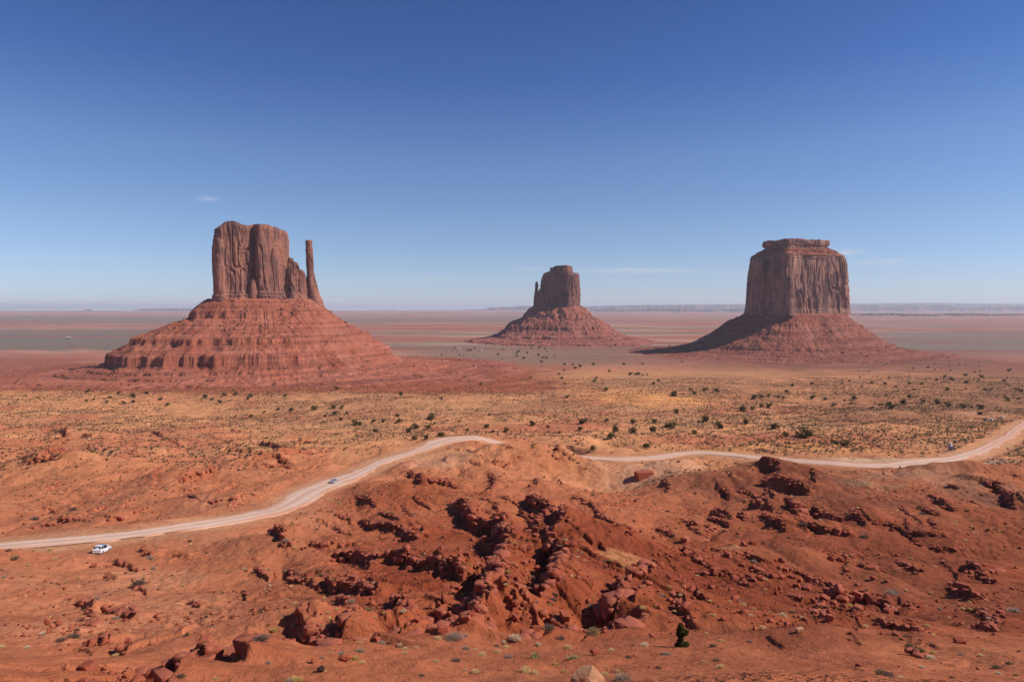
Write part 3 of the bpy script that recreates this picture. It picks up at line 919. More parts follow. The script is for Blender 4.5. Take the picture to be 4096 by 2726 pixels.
# worn verge of the road
verge = (1 - sstep(4.0, 11.0, RD + 2.0 * n_b + 1.2 * vn(GX / 3, GY / 3, 131)))
soil = lay(soil, C(202, 138, 106), verge * 0.7)
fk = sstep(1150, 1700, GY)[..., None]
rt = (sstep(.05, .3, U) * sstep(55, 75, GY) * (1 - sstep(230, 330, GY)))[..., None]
soil *= (1 - .16 * rt)  # right foreground darkened: its overall shade goes into the soil colour
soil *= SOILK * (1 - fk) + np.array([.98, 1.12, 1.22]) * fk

cover = sstep(900, 1300, GY) * (1 - sstep(5000, 9000, GY)) * sstep(-.5, .5, n_c + n_a * .6) * (1 - 0.8 * redp) * 0.75
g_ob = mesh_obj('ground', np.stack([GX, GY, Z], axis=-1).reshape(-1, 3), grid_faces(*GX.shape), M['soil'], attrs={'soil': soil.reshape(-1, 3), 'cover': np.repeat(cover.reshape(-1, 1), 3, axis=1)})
tag(g_ob, kind='structure')

# the road's own graded sheet
NRW = 33
offs = np.linspace(-1, 1, NRW)
wid = 3.7 + 3.5 * np.exp(-((s_arc - s_arc[np.argmin(np.hypot(RC[:, 0] - r1[-2][0], RC[:, 1] - r1[-2][1]))]) / 22) ** 2) + 0.6 * vn(s_arc / 30, s_arc * 0, 141) + 2.4 * np.exp(-((s_arc - s_arc[np.argmin(np.hypot(RC[:, 0] - r1[8][0], RC[:, 1] - r1[8][1]))]) / 30) ** 2)
wid = wid + 3.0 * np.exp(-((s_arc - s_arc[np.argmin(np.hypot(RC[:, 0] - r2[7][0], RC[:, 1] - r2[7][1]))]) / 30) ** 2)
edge = 0.9 * vn(s_arc / 4.0, s_arc * 0, 142) + .9 * vn(s_arc / 14.0, s_arc * 0, 144)
RV = np.zeros((len(RC), NRW, 3)); rcol = np.zeros((len(RC), NRW, 3))
for j, o in enumerate(offs):
    w_ = (wid + (edge if abs(o) > 0.9 else 0)) * o
    RV[:, j, 0] = RC[:, 0] + RN[:, 0] * w_
    RV[:, j, 1] = RC[:, 1] + RN[:, 1] * w_
    RV[:, j, 2] = RZ + 0.20 - 0.10 * abs(o) ** 2 - (0.25 if abs(o) > 0.99 else 0)
    c = C(228, 186, 160) * np.ones((len(RC), 1))
    tr = np.exp(-((abs(o + .08 * vn(s_arc / 25, s_arc * 0, 145)) - 0.42) / 0.13) ** 2) * (0.6 + .3 * vn(s_arc / 18, s_arc * 0 + o, 146))
    c = lay(c, C(240, 206, 182), tr)
    c = lay(c, C(206, 150, 122), np.exp(-((o + .1 * vn(s_arc / 30, s_arc * 0, 147)) / 0.10) ** 2) * .6)
    c = lay(c, C(224, 160, 126), sstep(0.5, 0.95, abs(o) + 0.3 * vn(s_arc / 7, s_arc * 0 + j * .1, 143)) * 0.95)
    c = lay(c, C(220, 150, 116), sstep(s_arc[-1] * 0.52, s_arc[-1] * 0.6, s_arc) * 0.45)
    rcol[:, j] = c
rd = mesh_obj('dirt_road', RV.reshape(-1, 3), grid_faces(len(RC), NRW), M['road'], attrs={'soil': rcol.reshape(-1, 3)})
tag(rd, kind='structure')

# ------------------------------------------------------------------ the three buttes
def chaikin(P, n=3):
    P = np.asarray(P, dtype=float)
    for _ in range(n):
        Q = np.roll(P, -1, axis=0)
        P = np.stack([0.75 * P + 0.25 * Q, 0.25 * P + 0.75 * Q], axis=1).reshape(-1, 2)
    return P


def resample_closed(P, n):
    Q = np.concatenate([P, P[:1]])
    s = np.concatenate([[0], np.cumsum(np.linalg.norm(np.diff(Q, axis=0), axis=1))])
    t = np.linspace(0, s[-1], n, endpoint=False)
    return np.stack([np.interp(t, s, Q[:, 0]), np.interp(t, s, Q[:, 1])], axis=1), t


def q3(x, k=3.0):
    """softly quantised noise: flat slabs with sharp joints"""
    a = x * k
    f = np.floor(a)
    return (f + sstep(0.42, 0.58, a - f)) / k


def tower(name, parent, c, ang, plan, zbot, ztop, prof, NS, NR, fa, mat, seed, soft=2, fl=(24., 9., 4.), zl=(140., 60., 22.), foot=0.2, footw=1.0, cap=0.8, thin=False, wpow=1.0):
    """a cliff-sided rock: PLAN is its outline (m) in its own axes, ZTOP(lx,ly) its crest, PROF (height share, scale, shift x, shift y)"""
    P, s = resample_closed(chaikin(plan, soft), NS)
    cen = P.mean(axis=0)
    T = np.roll(P, -1, axis=0) - np.roll(P, 1, axis=0)
    T /= np.linalg.norm(T, axis=1)[:, None]
    Nn = np.stack([T[:, 1], -T[:, 0]], axis=1)
    if ((P - cen) * Nn).sum() < 0:
        Nn = -Nn
    zt = ztop(P[:, 0], P[:, 1])
    w = np.linspace(0, 1, NR) ** wpow
    prof = np.asarray(prof, dtype=float)
    sc_ = np.interp(w, prof[:, 0], prof[:, 1])
    sx_ = np.interp(w, prof[:, 0], prof[:, 2]) if prof.shape[1] > 2 else 0 * w
    sy_ = np.interp(w, prof[:, 0], prof[:, 3]) if prof.shape[1] > 3 else 0 * w
    LX = cen[0] + (P[None, :, 0] - cen[0]) * sc_[:, None] + sx_[:, None]
    LY = cen[1] + (P[None, :, 1] - cen[1]) * sc_[:, None] + sy_[:, None]
    ZZ = zbot + w[:, None] * (zt[None, :] - zbot)
    bx = np.broadcast_to(P[None, :, 0], LX.shape); by = np.broadcast_to(P[None, :, 1], LX.shape)
    warp = 0.5 * vn3(bx / 30, by / 30, ZZ / 45, seed + 9)
    a = vn3(bx / fl[0] + warp, by / fl[0] - warp, ZZ / zl[0], seed)
    b = vn3(bx / fl[1] + warp, by / fl[1], ZZ / zl[1], seed + 1)
    d = vn3(bx / fl[2], by / fl[2], ZZ / zl[2], seed + 2)
    e = vn3(bx / 2.2, by / 2.2, ZZ / 6, seed + 3)
    crack = np.exp(-(b / 0.06) ** 2) * sstep(-0.3, 0.3, vn3(bx / 50, by / 50, ZZ / 50, seed + 5))
    D = fa * (1.0 * q3(1 - 2 * np.abs(a), 2.5) + 0.5 * q3(b, 3) + 0.28 * q3(d, 2.0) + 0.10 * e - 1.1 * crack)
    D = D - 0.75 * fa
    # ledged foot and thin-bedded cap
    lay_ = np.floor(ZZ / 3.2 + 0.5 * vn3(bx / 40, by / 40, ZZ * 0, seed + 6)).astype(np.int64)
    bed = hash3(lay_, lay_ * 0, lay_ * 0, seed + 7) - 0.5
    ft = 1 - sstep(foot * 0.8, foot * 1.1, w)[:, None]
    cp = sstep(1 - 0.09 / max(cap, .3), 1 - 0.05 / max(cap, .3), w)[:, None] * (1 if cap > 0 else 0)
    D = D * (1 - 0.45 * ft) * (1 - 0.5 * cp) + footw * ft * (0.7 + 1.5 * bed + 1.4 * (1 - w[:, None] / max(foot, .01))) * fa * 0.35 + cp * bed * fa * 0.7
    LX = LX + Nn[None, :, 0] * D
    LY = LY + Nn[None, :, 1] * D
    rows = [np.stack([LX, LY, ZZ], axis=-1)]
    top = rows[0][-1]
    c2 = top[:, :2].mean(axis=0)
    for k, f in enumerate((0.97, 0.9, 0.78, 0.6, 0.4, 0.2, 0.02)):
        q = np.empty_like(top)
        q[:, :2] = c2 + (top[:, :2] - c2) * f
        zc = ztop(q[:, 0], q[:, 1])
        q[:, 2] = zc * (1) + (0 if thin else 1.0) * (0.6 * vn(q[:, 0] / 9, q[:, 1] / 9, seed + 8) + (1 - f) * 1.0)
        if f > 0.85:
            q[:, 2] = 0.5 * q[:, 2] + 0.5 * top[:, 2]
        rows.append(q[None])
    V = np.concatenate(rows, axis=0)
    ca, sa = math.cos(ang), math.sin(ang)
    X = c[0] + V[..., 0] * ca - V[..., 1] * sa
    Y = c[1] + V[..., 0] * sa + V[..., 1] * ca
    R = V.shape[0]
    return mesh_obj(name, np.stack([X, Y, V[..., 2]], axis=-1).reshape(-1, 3), grid_faces(R, NS, wrap=True), mat, parent, smooth=False)


def talus(name, parent, c, ang, plan, prof, sides, NPH, NR, mat, seed, rill=1.4, wob=9.0, inner=0.55, ledge_amp=4.0, fan=None):
    """scree apron: PROF (distance from the cliff's foot, height); PLAN the outline of that foot in the butte's axes; SIDES distance scale at 0, 90, 180, 270 deg of its own axes"""
    ph = np.linspace(0, 2 * math.pi, NPH, endpoint=False)
    cx, sx_ = np.cos(ph), np.sin(ph)
    Pp, _ = resample_closed(chaikin(plan, 2), 900)
    cen = (Pp.max(axis=0) + Pp.min(axis=0)) / 2
    an = np.arctan2(Pp[:, 1] - cen[1], Pp[:, 0] - cen[0]); rr = np.hypot(Pp[:, 0] - cen[0], Pp[:, 1] - cen[1])
    o_ = np.argsort(an)
    r0 = np.interp(np.mod(ph + math.pi, 2 * math.pi) - math.pi, an[o_], rr[o_], period=2 * math.pi)
    kk = NPH // 24 * 2 + 1
    r0 = np.convolve(np.concatenate([r0[-kk:], r0, r0[:kk]]), np.ones(kk) / kk, mode='same')[kk:-kk] + 3.0
    sd = np.array(list(sides) + [sides[0]])
    sc_ = np.interp(ph, np.array([0, .5, 1, 1.5, 2]) * math.pi, sd)
    k = 41
    scp = np.concatenate([sc_[-k:], sc_, sc_[:k]])
    sc_ = np.convolve(scp, np.ones(k) / k, mode='same')[k:-k]
    prof = np.asarray(prof, dtype=float)
    dm = prof[-1, 0]
    rho = np.concatenate([[-1.0, -0.5], np.linspace(0, 1, NR) ** 1.08 * dm])
    DD = np.repeat(rho[:, None], NPH, axis=1)
    Rr = np.where(DD < 0, r0[None, :] * (1 + DD * (1 - inner)), r0[None, :] + DD * sc_[None, :])
    LX, LY = Rr * cx[None, :], Rr * sx_[None, :]
    wb = wob * fbm(LX / 60, LY / 60, 3, seed) + 0.35 * wob * vn(LX / 14, LY / 14, seed + 5) + ledge_amp * 0.45 * np.round(2 * vn(LX / 9, LY / 9, seed + 6)) / 2
    fadein = sstep(-5, 25, DD)
    Zt = np.interp(DD + wb * fadein, prof[:, 0], prof[:, 1])
    # where debris fans bury the ledges the slope runs smooth
    kf = np.linspace(-60, dm, 400)
    pf = np.interp(kf, prof[:, 0], prof[:, 1])
    pf = np.convolve(np.pad(pf, (20, 20), mode='edge'), np.ones(41) / 41, mode='valid')
    bury = sstep(-.15, .35, vn(LX / 75, LY / 75, seed + 21) + .35 * vn(LX / 22, LY / 22, seed + 22)) * sstep(20, 50, DD)
    if fan is not None:
        bury = bury * sstep(fan - 70, fan + 70, LX + 12 * vn(LX / 20, LY / 20, seed + 24)) + .12 * bury
    Zt = Zt * (1 - bury) + np.interp(DD + wb * fadein, kf, pf) * bury
    Zt = Zt + bury * 1.6 * fbm(LX / 24, LY / 24, 3, seed + 23)
    # rills run down the slope: noise wound round the cone
    arc = ph[None, :] * (r0.mean() + dm * 0.5)
    per = 2 * math.pi * (r0.mean() + dm * 0.5)
    nper = max(4, int(per / 11.0)); nper2 = max(4, int(per / 4.5))
    def wrapn(n, yy, sd_):
        t = ph[None, :] / (2 * math.pi) * n + 0 * yy
        i = np.floor(t); f = t - i; f = f * f * (3 - 2 * f)
        y0 = np.floor(yy); fy = yy - y0; fy = fy * fy * (3 - 2 * fy)
        def hh(a, b):
            return hash3(np.mod(a, n).astype(np.int64), b.astype(np.int64), b.astype(np.int64) * 0, sd_)
        return ((hh(i, y0) * (1 - f) + hh(i + 1, y0) * f) * (1 - fy) + (hh(i, y0 + 1) * (1 - f) + hh(i + 1, y0 + 1) * f) * fy) * 2 - 1
    Zt = Zt + rill * (np.abs(wrapn(nper, DD / 70.0, seed + 11)) - 0.4) * sstep(0, 30, DD) * (0.7 + 0.9 * np.clip(vn(LX / 60, LY / 60, seed + 15) + .2, 0, 1)) * np.clip(DD / 60, 0.15, 1) + 0.35 * rill * wrapn(nper2, DD / 30.0, seed + 12) * np.clip(DD / 40, 0, 1)
    Zt = Zt + 0.7 * fbm(LX / 7, LY / 7, 3, seed + 3) * sstep(0, 10, DD)
    # thin beds showing through as small risers
    hq = Zt / 7.5 + 0.35 * fbm(LX / 50, LY / 50, 2, seed + 13)
    st = (np.floor(hq) + sstep(0.70, 0.92, hq - np.floor(hq)) - hq) * 7.5
    Zt = Zt + st * 0.16 * sstep(-0.2, 0.4, vn(LX / 70, LY / 70, seed + 14)) * (1 - .8 * bury)
    Zt[-1] -= 4.0
    ca, sa = math.cos(ang), math.sin(ang)
    X = c[0] + LX * ca - LY * sa
    LX = LX + cen[0]; LY = LY + cen[1]
    X = c[0] + LX * ca - LY * sa
    Y = c[1] + LX * sa + LY * ca
    ob = mesh_obj(name, np.stack([X, Y, Zt], axis=-1).reshape(-1, 3), grid_faces(len(rho), NPH, wrap=True), mat, parent)
    return ob, (X, Y, Zt, DD)


def along(c, ang, y_off=0.0):
    """a function px -> distance t along a butte's own x axis whose front edge passes y_off off the centre"""
    ex = np.array([math.cos(ang), math.sin(ang)]); ey = np.array([-math.sin(ang), math.cos(ang)])
    o = np.array(c) + ey * y_off
    def f(px):
        u = (np.asarray(px, dtype=float) - W / 2) / F * (math.cos(PITCH))   # near the horizon the view ray's x/y
        return (u * o[1] - o[0]) / (ex[0] - u * ex[1])
    def z(px, row):
        t = f(px)
        y = o[1] + t * ex[1]
        return at_depth(px, row, y)[1]
    return f, z


ROCKS = []     # surfaces on which scree stones are later strewn


# --- western butte: a long slab with a thumb
wc = (at_depth(256, 300, 1300)[0], 1300.0); wa = math.radians(33)
fw, zw = along(wc, wa, -28)
butte_w = tag(empty('sandstone_butte'), "broad flat-topped red butte with a tall slim rock thumb, nearest of the three", 'butte')
crest = [(213, 229), (218.8, 226.9), (225, 222.5), (232, 220.4), (240, 222.2), (243.5, 224.6), (252, 225.0), (258.2, 224.0), (270, 225.2), (277, 226.7), (283, 229), (287.4, 229.6), (291, 232.5), (294, 240)]
ct = np.array([fw(p) for p, r in crest]); cz = np.array([zw(p, r) for p, r in crest])
tl, tr_ = float(fw(215.5)), float(fw(291.6))
plan_w = [(tl, -24), (tl + 14, -30), (fw(236), -31), (fw(241.5), -35), (fw(243.5), -31), (fw(248), -31), (fw(252.5), -29), (fw(254.5), -24), (fw(256.2), -22), (fw(257), -39), (fw(262), -41), (fw(273), -38), (fw(283), -30), (tr_ - 2, -24), (tr_ + 4, -4), (tr_, 22), (20, 36), (-30, 34), (tl + 16, 24), (tl + 3, 0)]
zb_w = float(zw(250, 304))
tower('cliff', butte_w, wc, wa, plan_w, zb_w, lambda x, y: np.interp(x, ct, cz) + 1.2 * q3(vn(x / 9, y / 9, 5), 2), [(0, 1.05), (0.12, 1.02), (0.16, 1.0), (0.9, 0.985), (0.96, 0.975), (1, 0.955)],
      820, 140, 3.4, M['cliff_w'], 201, soft=1, foot=0.17, cap=1.0, fl=(26., 10., 4.5), zl=(110., 45., 16.))
# left pillar split from the slab
pl = float(fw(219.3))
tower('pillar', butte_w, wc, wa, [(pl - 8, -30), (pl + 2, -37), (pl + 12, -33), (pl + 10, -8), (pl - 6, -6), (pl - 10, -18)], zb_w, lambda x, y: 0 * x + float(zw(217, 238.2)) + 1.0 * vn(x / 4, y / 4, 3),
      [(0, 1.12), (0.5, 1.0), (0.85, .95), (1, .7)], 170, 90, 2.4, M['cliff_w'], 211, foot=0.15, fl=(18., 8., 4.))
# a fallen slab leaning on the face
lf = float(fw(254))
tower('pillar', butte_w, wc, wa, [(lf - 10, -33), (lf + 1, -36), (lf + 10, -34), (lf + 8, -14), (lf - 9, -16)], zb_w, lambda x, y: 0 * x + float(zw(254, 276.5)) - 0.22 * (x - lf) ** 2 / 4,
      [(0, 1.05), (0.6, 1.0), (0.9, .8), (1, .5)], 120, 60, 1.0, M['cliff_w'], 217, foot=0.25, fl=(14., 7., 4.))
# stepped shoulder between slab and thumb
sh = [(288, 257), (292.5, 259), (293.5, 262.5), (296, 262.2), (299, 263.5), (300.2, 268), (303, 269.5), (306, 271.5), (309, 277), (313, 280), (316, 284)]
sht = np.array([fw(p) for p, r in sh]); shz = np.array([zw(p, r) for p, r in sh])
tower('shoulder', butte_w, wc, wa, [(fw(285), -26), (fw(290), -33), (fw(296), -35), (fw(303), -34), (fw(310), -30), (fw(314), -12), (fw(305), 10), (fw(285), 14)], zb_w - 2,
      lambda x, y: np.interp(x, sht, shz) + 2.5 * q3(vn(x / 6, y / 6, 8), 2) - 0.25 * np.clip(y + 20, 0, 40), [(0, 1.08), (0.3, 1.0), (0.7, .93), (1, .82)], 330, 80, 2.6, M['cliff_w'], 221, foot=0.3, fl=(16., 7., 3.5), zl=(60., 25., 10.))
# the thumb
th = float(fw(311)); thy = -22.0
tower('thumb_spire', butte_w, wc, wa, [(th - 8, thy - 8), (th + 1, thy - 11), (th + 8.5, thy - 7), (th + 9, thy + 5), (th + 1, thy + 10), (th - 8, thy + 6)], zb_w - 4,
      lambda x, y: 0 * x + float(zw(309.5, 239.6)) + 0.5 * vn(x / 3, y / 3, 4), [(0, 1.95, 9), (0.10, 1.78, 8), (0.2, 1.48, 5.5), (0.33, 1.26, 4.2), (0.45, 1.02, 2.2), (0.52, 0.86, .8), (0.60, 0.80, 0.4), (0.72, .78, 0), (0.86, .82, -.6), (0.9, .70, -.8), (0.94, .75, -1), (0.985, .7, -1.2), (1, .55, -1.2)],
      190, 150, 1.05, M['cliff_w'], 231, foot=0.16, footw=1.3, fl=(12., 6., 3.), zl=(50., 22., 9.), cap=0, thin=True)
foot_w = [(tl - 4, -34), (fw(250), -38), (fw(290), -40), (th + 12, -34), (th + 20, -10), (th + 4, 30), (20, 42), (tl, 34), (tl - 8, 0)]
_, st_w = talus('scree_slope', butte_w, wc, wa, foot_w, [(-200, 18), (0, 16), (8, 12), (38, -6), (42, -9), (43.5, -18), (90, -36), (116, -46), (139, -54), (140.5, -63), (172, -76), (186, -81), (187.5, -96), (198, -101), (222, -106), (223, -110), (275, -111.5), (276, -115), (345, -116.5), (346, -120), (430, -121.5), (431, -125), (560, -128), (700, -138)],
                (0.74, 0.9, 0.82, 0.66), 1150, 340, M['talus_w'], 241, wob=12, ledge_amp=9, fan=45)
ROCKS.append((st_w, 'w'))

# --- central butte, far off: dark front, thumb at its left
ec = (at_depth(556, 300, 2660)[0], 2660.0); ea = math.radians(-29)
fe, ze = along(ec, ea, -35)
butte_e = tag(empty('sandstone_butte'), "small distant dark butte with a short finger spire, between two bigger ones", 'butte')
crest = [(530, 283), (538.9, 279), (541.8, 273.1), (546, 271.6), (552, 271.0), (567.5, 271.6), (573.3, 272.2), (576, 275)]
ct2 = np.array([fe(p) for p, r in crest]); cz2 = np.array([ze(p, r) for p, r in crest])
el_, er_ = float(fe(538.5)), float(fe(570.2))
zb_e = float(ze(560, 309))
plan_e = [(el_ + 4, -34), (el_ + 25, -42), (0, -44), (er_ - 18, -40), (er_ - 2, -36), (er_ + 10, -8), (er_ + 14, 40), (er_ - 10, 66), (-10, 74), (el_ + 14, 56), (el_ + 4, 10)]
tower('cliff', butte_e, ec, ea, plan_e, zb_e, lambda x, y: np.interp(x, ct2, cz2) + 1.0 * q3(vn(x / 12, y / 12, 15), 2), [(0, 1.08), (0.15, 1.05), (0.5, 1.02), (0.75, 1.0), (0.93, .95), (1, .89)],
      520, 100, 4.5, M['cliff_e'], 301, foot=0.12, fl=(46., 18., 8.), zl=(220., 90., 40.))
cpx = [(546.5, 268.1), (548, 267.6), (552.9, 266.6), (553.5, 265.6), (560, 265.0), (565.2, 264.5), (567.3, 267.5)]
cpt = np.array([fe(p) for p, r in cpx]); cpz = np.array([ze(p, r) for p, r in cpx])
tower('cap_rock', butte_e, ec, ea, [(fe(547), -28), (fe(556), -34), (fe(566), -30), (fe(567.3), 0), (fe(566), 40), (fe(550), 44), (fe(546.5), 10)], float(ze(556, 274)),
      lambda x, y: np.interp(x, cpt, cpz) + 1.5 * q3(vn(x / 7, y / 7, 17), 2), [(0, 1.0), (0.5, 1.02), (0.6, .97), (1, .95)], 200, 24, 2.4, M['cliff_e'], 311, foot=0.1, fl=(20., 9., 5.), zl=(20., 10., 6.))
tw = float(fe(532.6))
tower('thumb_spire', butte_e, ec, ea, [(tw - 7, -14), (tw + 2, -18), (tw + 8, -12), (tw + 8, 8), (tw, 14), (tw - 7, 8)], zb_e, lambda x, y: 0 * x + float(ze(533, 280.8)) + 0.5 * vn(x / 4, y / 4, 5),
      [(0, 1.5, 3), (0.25, 1.25, 1.5), (0.48, 1.0, 0), (0.52, .8, -1), (0.75, .62, 0), (0.9, .66, 1), (1, .4, .5)], 110, 80, 1.3, M['cliff_e'], 321, foot=0.12, fl=(16., 8., 4.), cap=0, thin=True)
sd_ = [(530, 292), (534, 291), (536.8, 292.3), (538, 289), (541, 287)]
sdt = np.array([fe(p) for p, r in sd_]); sdz = np.array([ze(p, r) for p, r in sd_])
tower('shoulder', butte_e, ec, ea, [(fe(531), -20), (fe(540), -34), (fe(545), -20), (fe(545), 20), (fe(536), 26), (fe(531), 12)], zb_e, lambda x, y: np.interp(x, sdt, sdz), [(0, 1.1), (.5, 1.0), (1, .9)], 130, 50, 2.0, M['cliff_e'], 331, foot=0.15, fl=(20., 9., 5.))
tower('pillar', butte_e, ec, ea, [(er_ - 14, -46), (er_ - 5, -48), (er_ + 4, -40), (er_ + 3, -26), (er_ - 12, -26)], zb_e, lambda x, y: 0 * x + float(ze(569, 292.5)), [(0, 1.25), (.5, 1.0), (.8, .8), (1, .5)], 90, 60, 1.4, M['cliff_e'], 341, foot=0.15, fl=(12., 7., 4.), cap=0)
_, st_e = talus('scree_slope', butte_e, ec, ea, [(tw - 12, -20), (el_ + 25, -46), (er_, -44), (er_ + 14, -8), (er_ + 18, 42), (er_ - 8, 70), (-10, 78), (el_ + 5, 60), (tw - 12, 14)], [(-200, 6), (0, 4), (20, -10), (48, -30), (50, -37), (100, -62), (118, -72), (120, -82), (160, -100), (190, -108), (192, -114), (240, -120), (300, -128), (302, -133), (420, -142), (560, -150)],
                (0.86, 1.0, 0.80, 0.9), 900, 240, M['talus_e'], 351, wob=13, rill=2.4, ledge_amp=9)
ROCKS.append((st_e, 'e'))

# --- right hand butte: domed, stepped cap, corner towards the viewer
mc0 = at_depth(788.8, 300, 1905)[0]
ma = math.radians(38)
mc = (mc0 + 10, 1985.0)
ex_, ey_ = np.array([math.cos(ma), math.sin(ma)]), np.array([-math.sin(ma), math.cos(ma)])


def m_loc(px, y):
    p = np.array([at_depth(px, 300, y)[0], y]) - np.array(mc)
    return float(p @ ex_), float(p @ ey_)


def mz(px, row, y):
    return float(at_depth(px, row, y)[1])


butte_m = tag(empty('sandstone_butte'), "massive domed butte with stepped cap rock and one fluted sunlit face", 'butte')
A_ = m_loc(789, 1880); B_ = m_loc(849.5, 1990); D_ = m_loc(754, 1985)
zb_m = mz(800, 315, 1930)
ztm = mz(800, 253.6, 1930)
plan_m = [(A_[0] - 2, A_[1] - 3), (A_[0] + 40, A_[1] + 2), ((A_[0] + B_[0]) / 2, (A_[1] + B_[1]) / 2 - 8), (B_[0] - 12, B_[1] - 6), (B_[0], B_[1] + 6), (B_[0] + 8, B_[1] + 70), (B_[0] - 30, B_[1] + 130), (D_[0] + 70, D_[1] + 80), (D_[0] + 14, D_[1] + 30), (D_[0], D_[1] + 2), (D_[0] + 12, D_[1] - 16), ((A_[0] + D_[0]) / 2 - 6, (A_[1] + D_[1]) / 2 - 6), (A_[0] - 14, A_[1] + 10)]
tower('cliff', butte_m, mc, ma, plan_m, zb_m, lambda x, y: 0 * x + ztm + 2.0 * q3(vn(x / 16, y / 16, 25), 2), [(0, 1.02), (0.12, 1.01), (0.4, 1.0), (0.66, .99), (0.85, .965), (0.93, .94), (1, .91)],
      960, 140, 5.2, M['cliff_m'], 401, soft=2, foot=0.11, fl=(30., 14., 7.), zl=(260., 110., 40.), cap=1.0, footw=.7)
cmx = sum(p[0] for p in plan_m) / len(plan_m); cmy = sum(p[1] for p in plan_m) / len(plan_m)
pl2 = [(cmx + (x - cmx) * .90, cmy + (y - cmy) * .90) for x, y in plan_m]
tower('cap_rock', butte_m, mc, ma, pl2, ztm - 3, lambda x, y: 0 * x + mz(800, 245.4, 1950), [(0, 1.0), (0.10, .985), (.14, .97), (.22, .965), (.28, .93), (0.4, .88), (0.5, .875), (0.56, .84), (0.8, .72), (.9, .69), (1, .64)],
      520, 60, 2.6, M['talus_m'], 411, foot=0.05, fl=(22., 10., 5.), zl=(12., 7., 5.), cap=0)
pl3 = [(cmx + (x - cmx) * .64, cmy + (y - cmy) * .64) for x, y in plan_m]
tower('cap_rock', butte_m, mc, ma, pl3, mz(800, 247.5, 1950), lambda x, y: 0 * x + mz(800, 239.6, 1960) + 0.02 * (x - cmx) * 0 + 1.5 * q3(vn(x / 12, y / 12, 27), 2), [(0, .93), (0.25, .92), (.3, .98), (.6, 1.02), (1, 1.0)],
      340, 30, 2.4, M['cliff_m'], 421, foot=0.05, fl=(20., 10., 5.), zl=(20., 10., 6.), cap=0)
tower('cap_rock', butte_m, mc, ma, [(cmx + (x - cmx) * .42, cmy + (y - cmy) * .42) for x, y in plan_m], mz(800, 241, 1960), lambda x, y: 0 * x + mz(803, 238.0, 1965) - 0.0012 * (x - cmx) ** 2, [(0, 1.1), (.5, .9), (1, .6)], 160, 12, 1.2, M['talus_m'], 427, foot=0.05, cap=0)
Ls = m_loc(758.5, 1965)
tower('pillar', butte_m, mc, ma, [(Ls[0] - 14, Ls[1] - 12), (Ls[0] + 4, Ls[1] - 20), (Ls[0] + 16, Ls[1] - 8), (Ls[0] + 14, Ls[1] + 26), (Ls[0] - 10, Ls[1] + 26)], zb_m, lambda x, y: 0 * x + mz(752, 259.2, 1970) + 0.6 * vn(x / 5, y / 5, 9), [(0, 1.25), (.5, 1.05), (.9, 1.0), (1, .92)],
      150, 80, 2.2, M['cliff_m'], 431, foot=0.1, fl=(20., 9., 5.))
Lk = m_loc(789.5, 1878)
tower('pillar', butte_m, mc, ma, [(Lk[0] - 12, Lk[1] - 6), (Lk[0] + 6, Lk[1] - 12), (Lk[0] + 14, Lk[1] - 2), (Lk[0] + 10, Lk[1] + 16), (Lk[0] - 10, Lk[1] + 14)], zb_m, lambda x, y: 0 * x + mz(788, 276, 1880) - 0.06 * (x - Lk[0]) ** 2, [(0, 1.25), (.5, 1.05), (.9, .85), (1, .6)],
      120, 80, 1.8, M['cliff_m'], 437, foot=0.1, fl=(14., 8., 4.), cap=0)
_, st_m = talus('scree_slope', butte_m, mc, ma, plan_m, [(-200, -14), (0, -17), (12, -24), (50, -46), (52, -50), (95, -72), (97, -76), (140, -94), (180, -108), (182, -112), (240, -123), (300, -129), (420, -137), (520, -146)],
                (0.80, 0.9, 0.86, 0.68), 1000, 260, M['talus_m'], 451, wob=10, rill=2.0, ledge_amp=7)
ROCKS.append((st_m, 'm'))

# ------------------------------------------------------------------ mesas and dissected rims on the horizon
def mesa(pts, y, base, depth, seed, rag=1.0, step=None):
    """a long flat-topped upland: PTS (px,row) its skyline at distance y"""
    pts = np.asarray(pts, dtype=float)
    px = np.arange(pts[0, 0], pts[-1, 0] + 0.1, 0.5)
    row = np.interp(px, pts[:, 0], pts[:, 1])
    X = at_depth(px, row, y)[0]
    zt = at_depth(px, row, y)[1]
    k = y / F
    n = fbm(X / (14 * k), X * 0, 4, seed)
    n2 = fbm(X / (3.5 * k), X * 0 + 5, 3, seed + 3)
    front = y - depth * 0.10 + rag * (n * 22 * k + n2 * 7 * k)
    hgt = np.maximum(zt - base, 0.5)
    rows = []
    for (f, dy, jit) in ((-0.03, -1.6, 0), (0.0, -1.35, .2), (0.25, -.75, .4), (0.42, -.32, .6), (0.55, -.12, .8), (0.60, -0.02, 1), (0.97, 0.0, 1), (1.0, 0.03, 1), (1.0, 1.2, 0.5), (1.0, 6.0, 0), (-.03, 6.3, 0)):
        yy = front * 1.0 + dy * np.minimum(hgt, 160) * 2.2 + (rag * n2 * 4 * k) * jit
        rows.append(np.stack([X * (yy / y), yy, base + f * hgt], axis=-1))
    V = np.stack(rows)
    return tag(mesh_obj('distant_mesa', V.reshape(-1, 3), grid_faces(V.shape[0], V.shape[1]), M['mesa'], smooth=False), kind='structure')


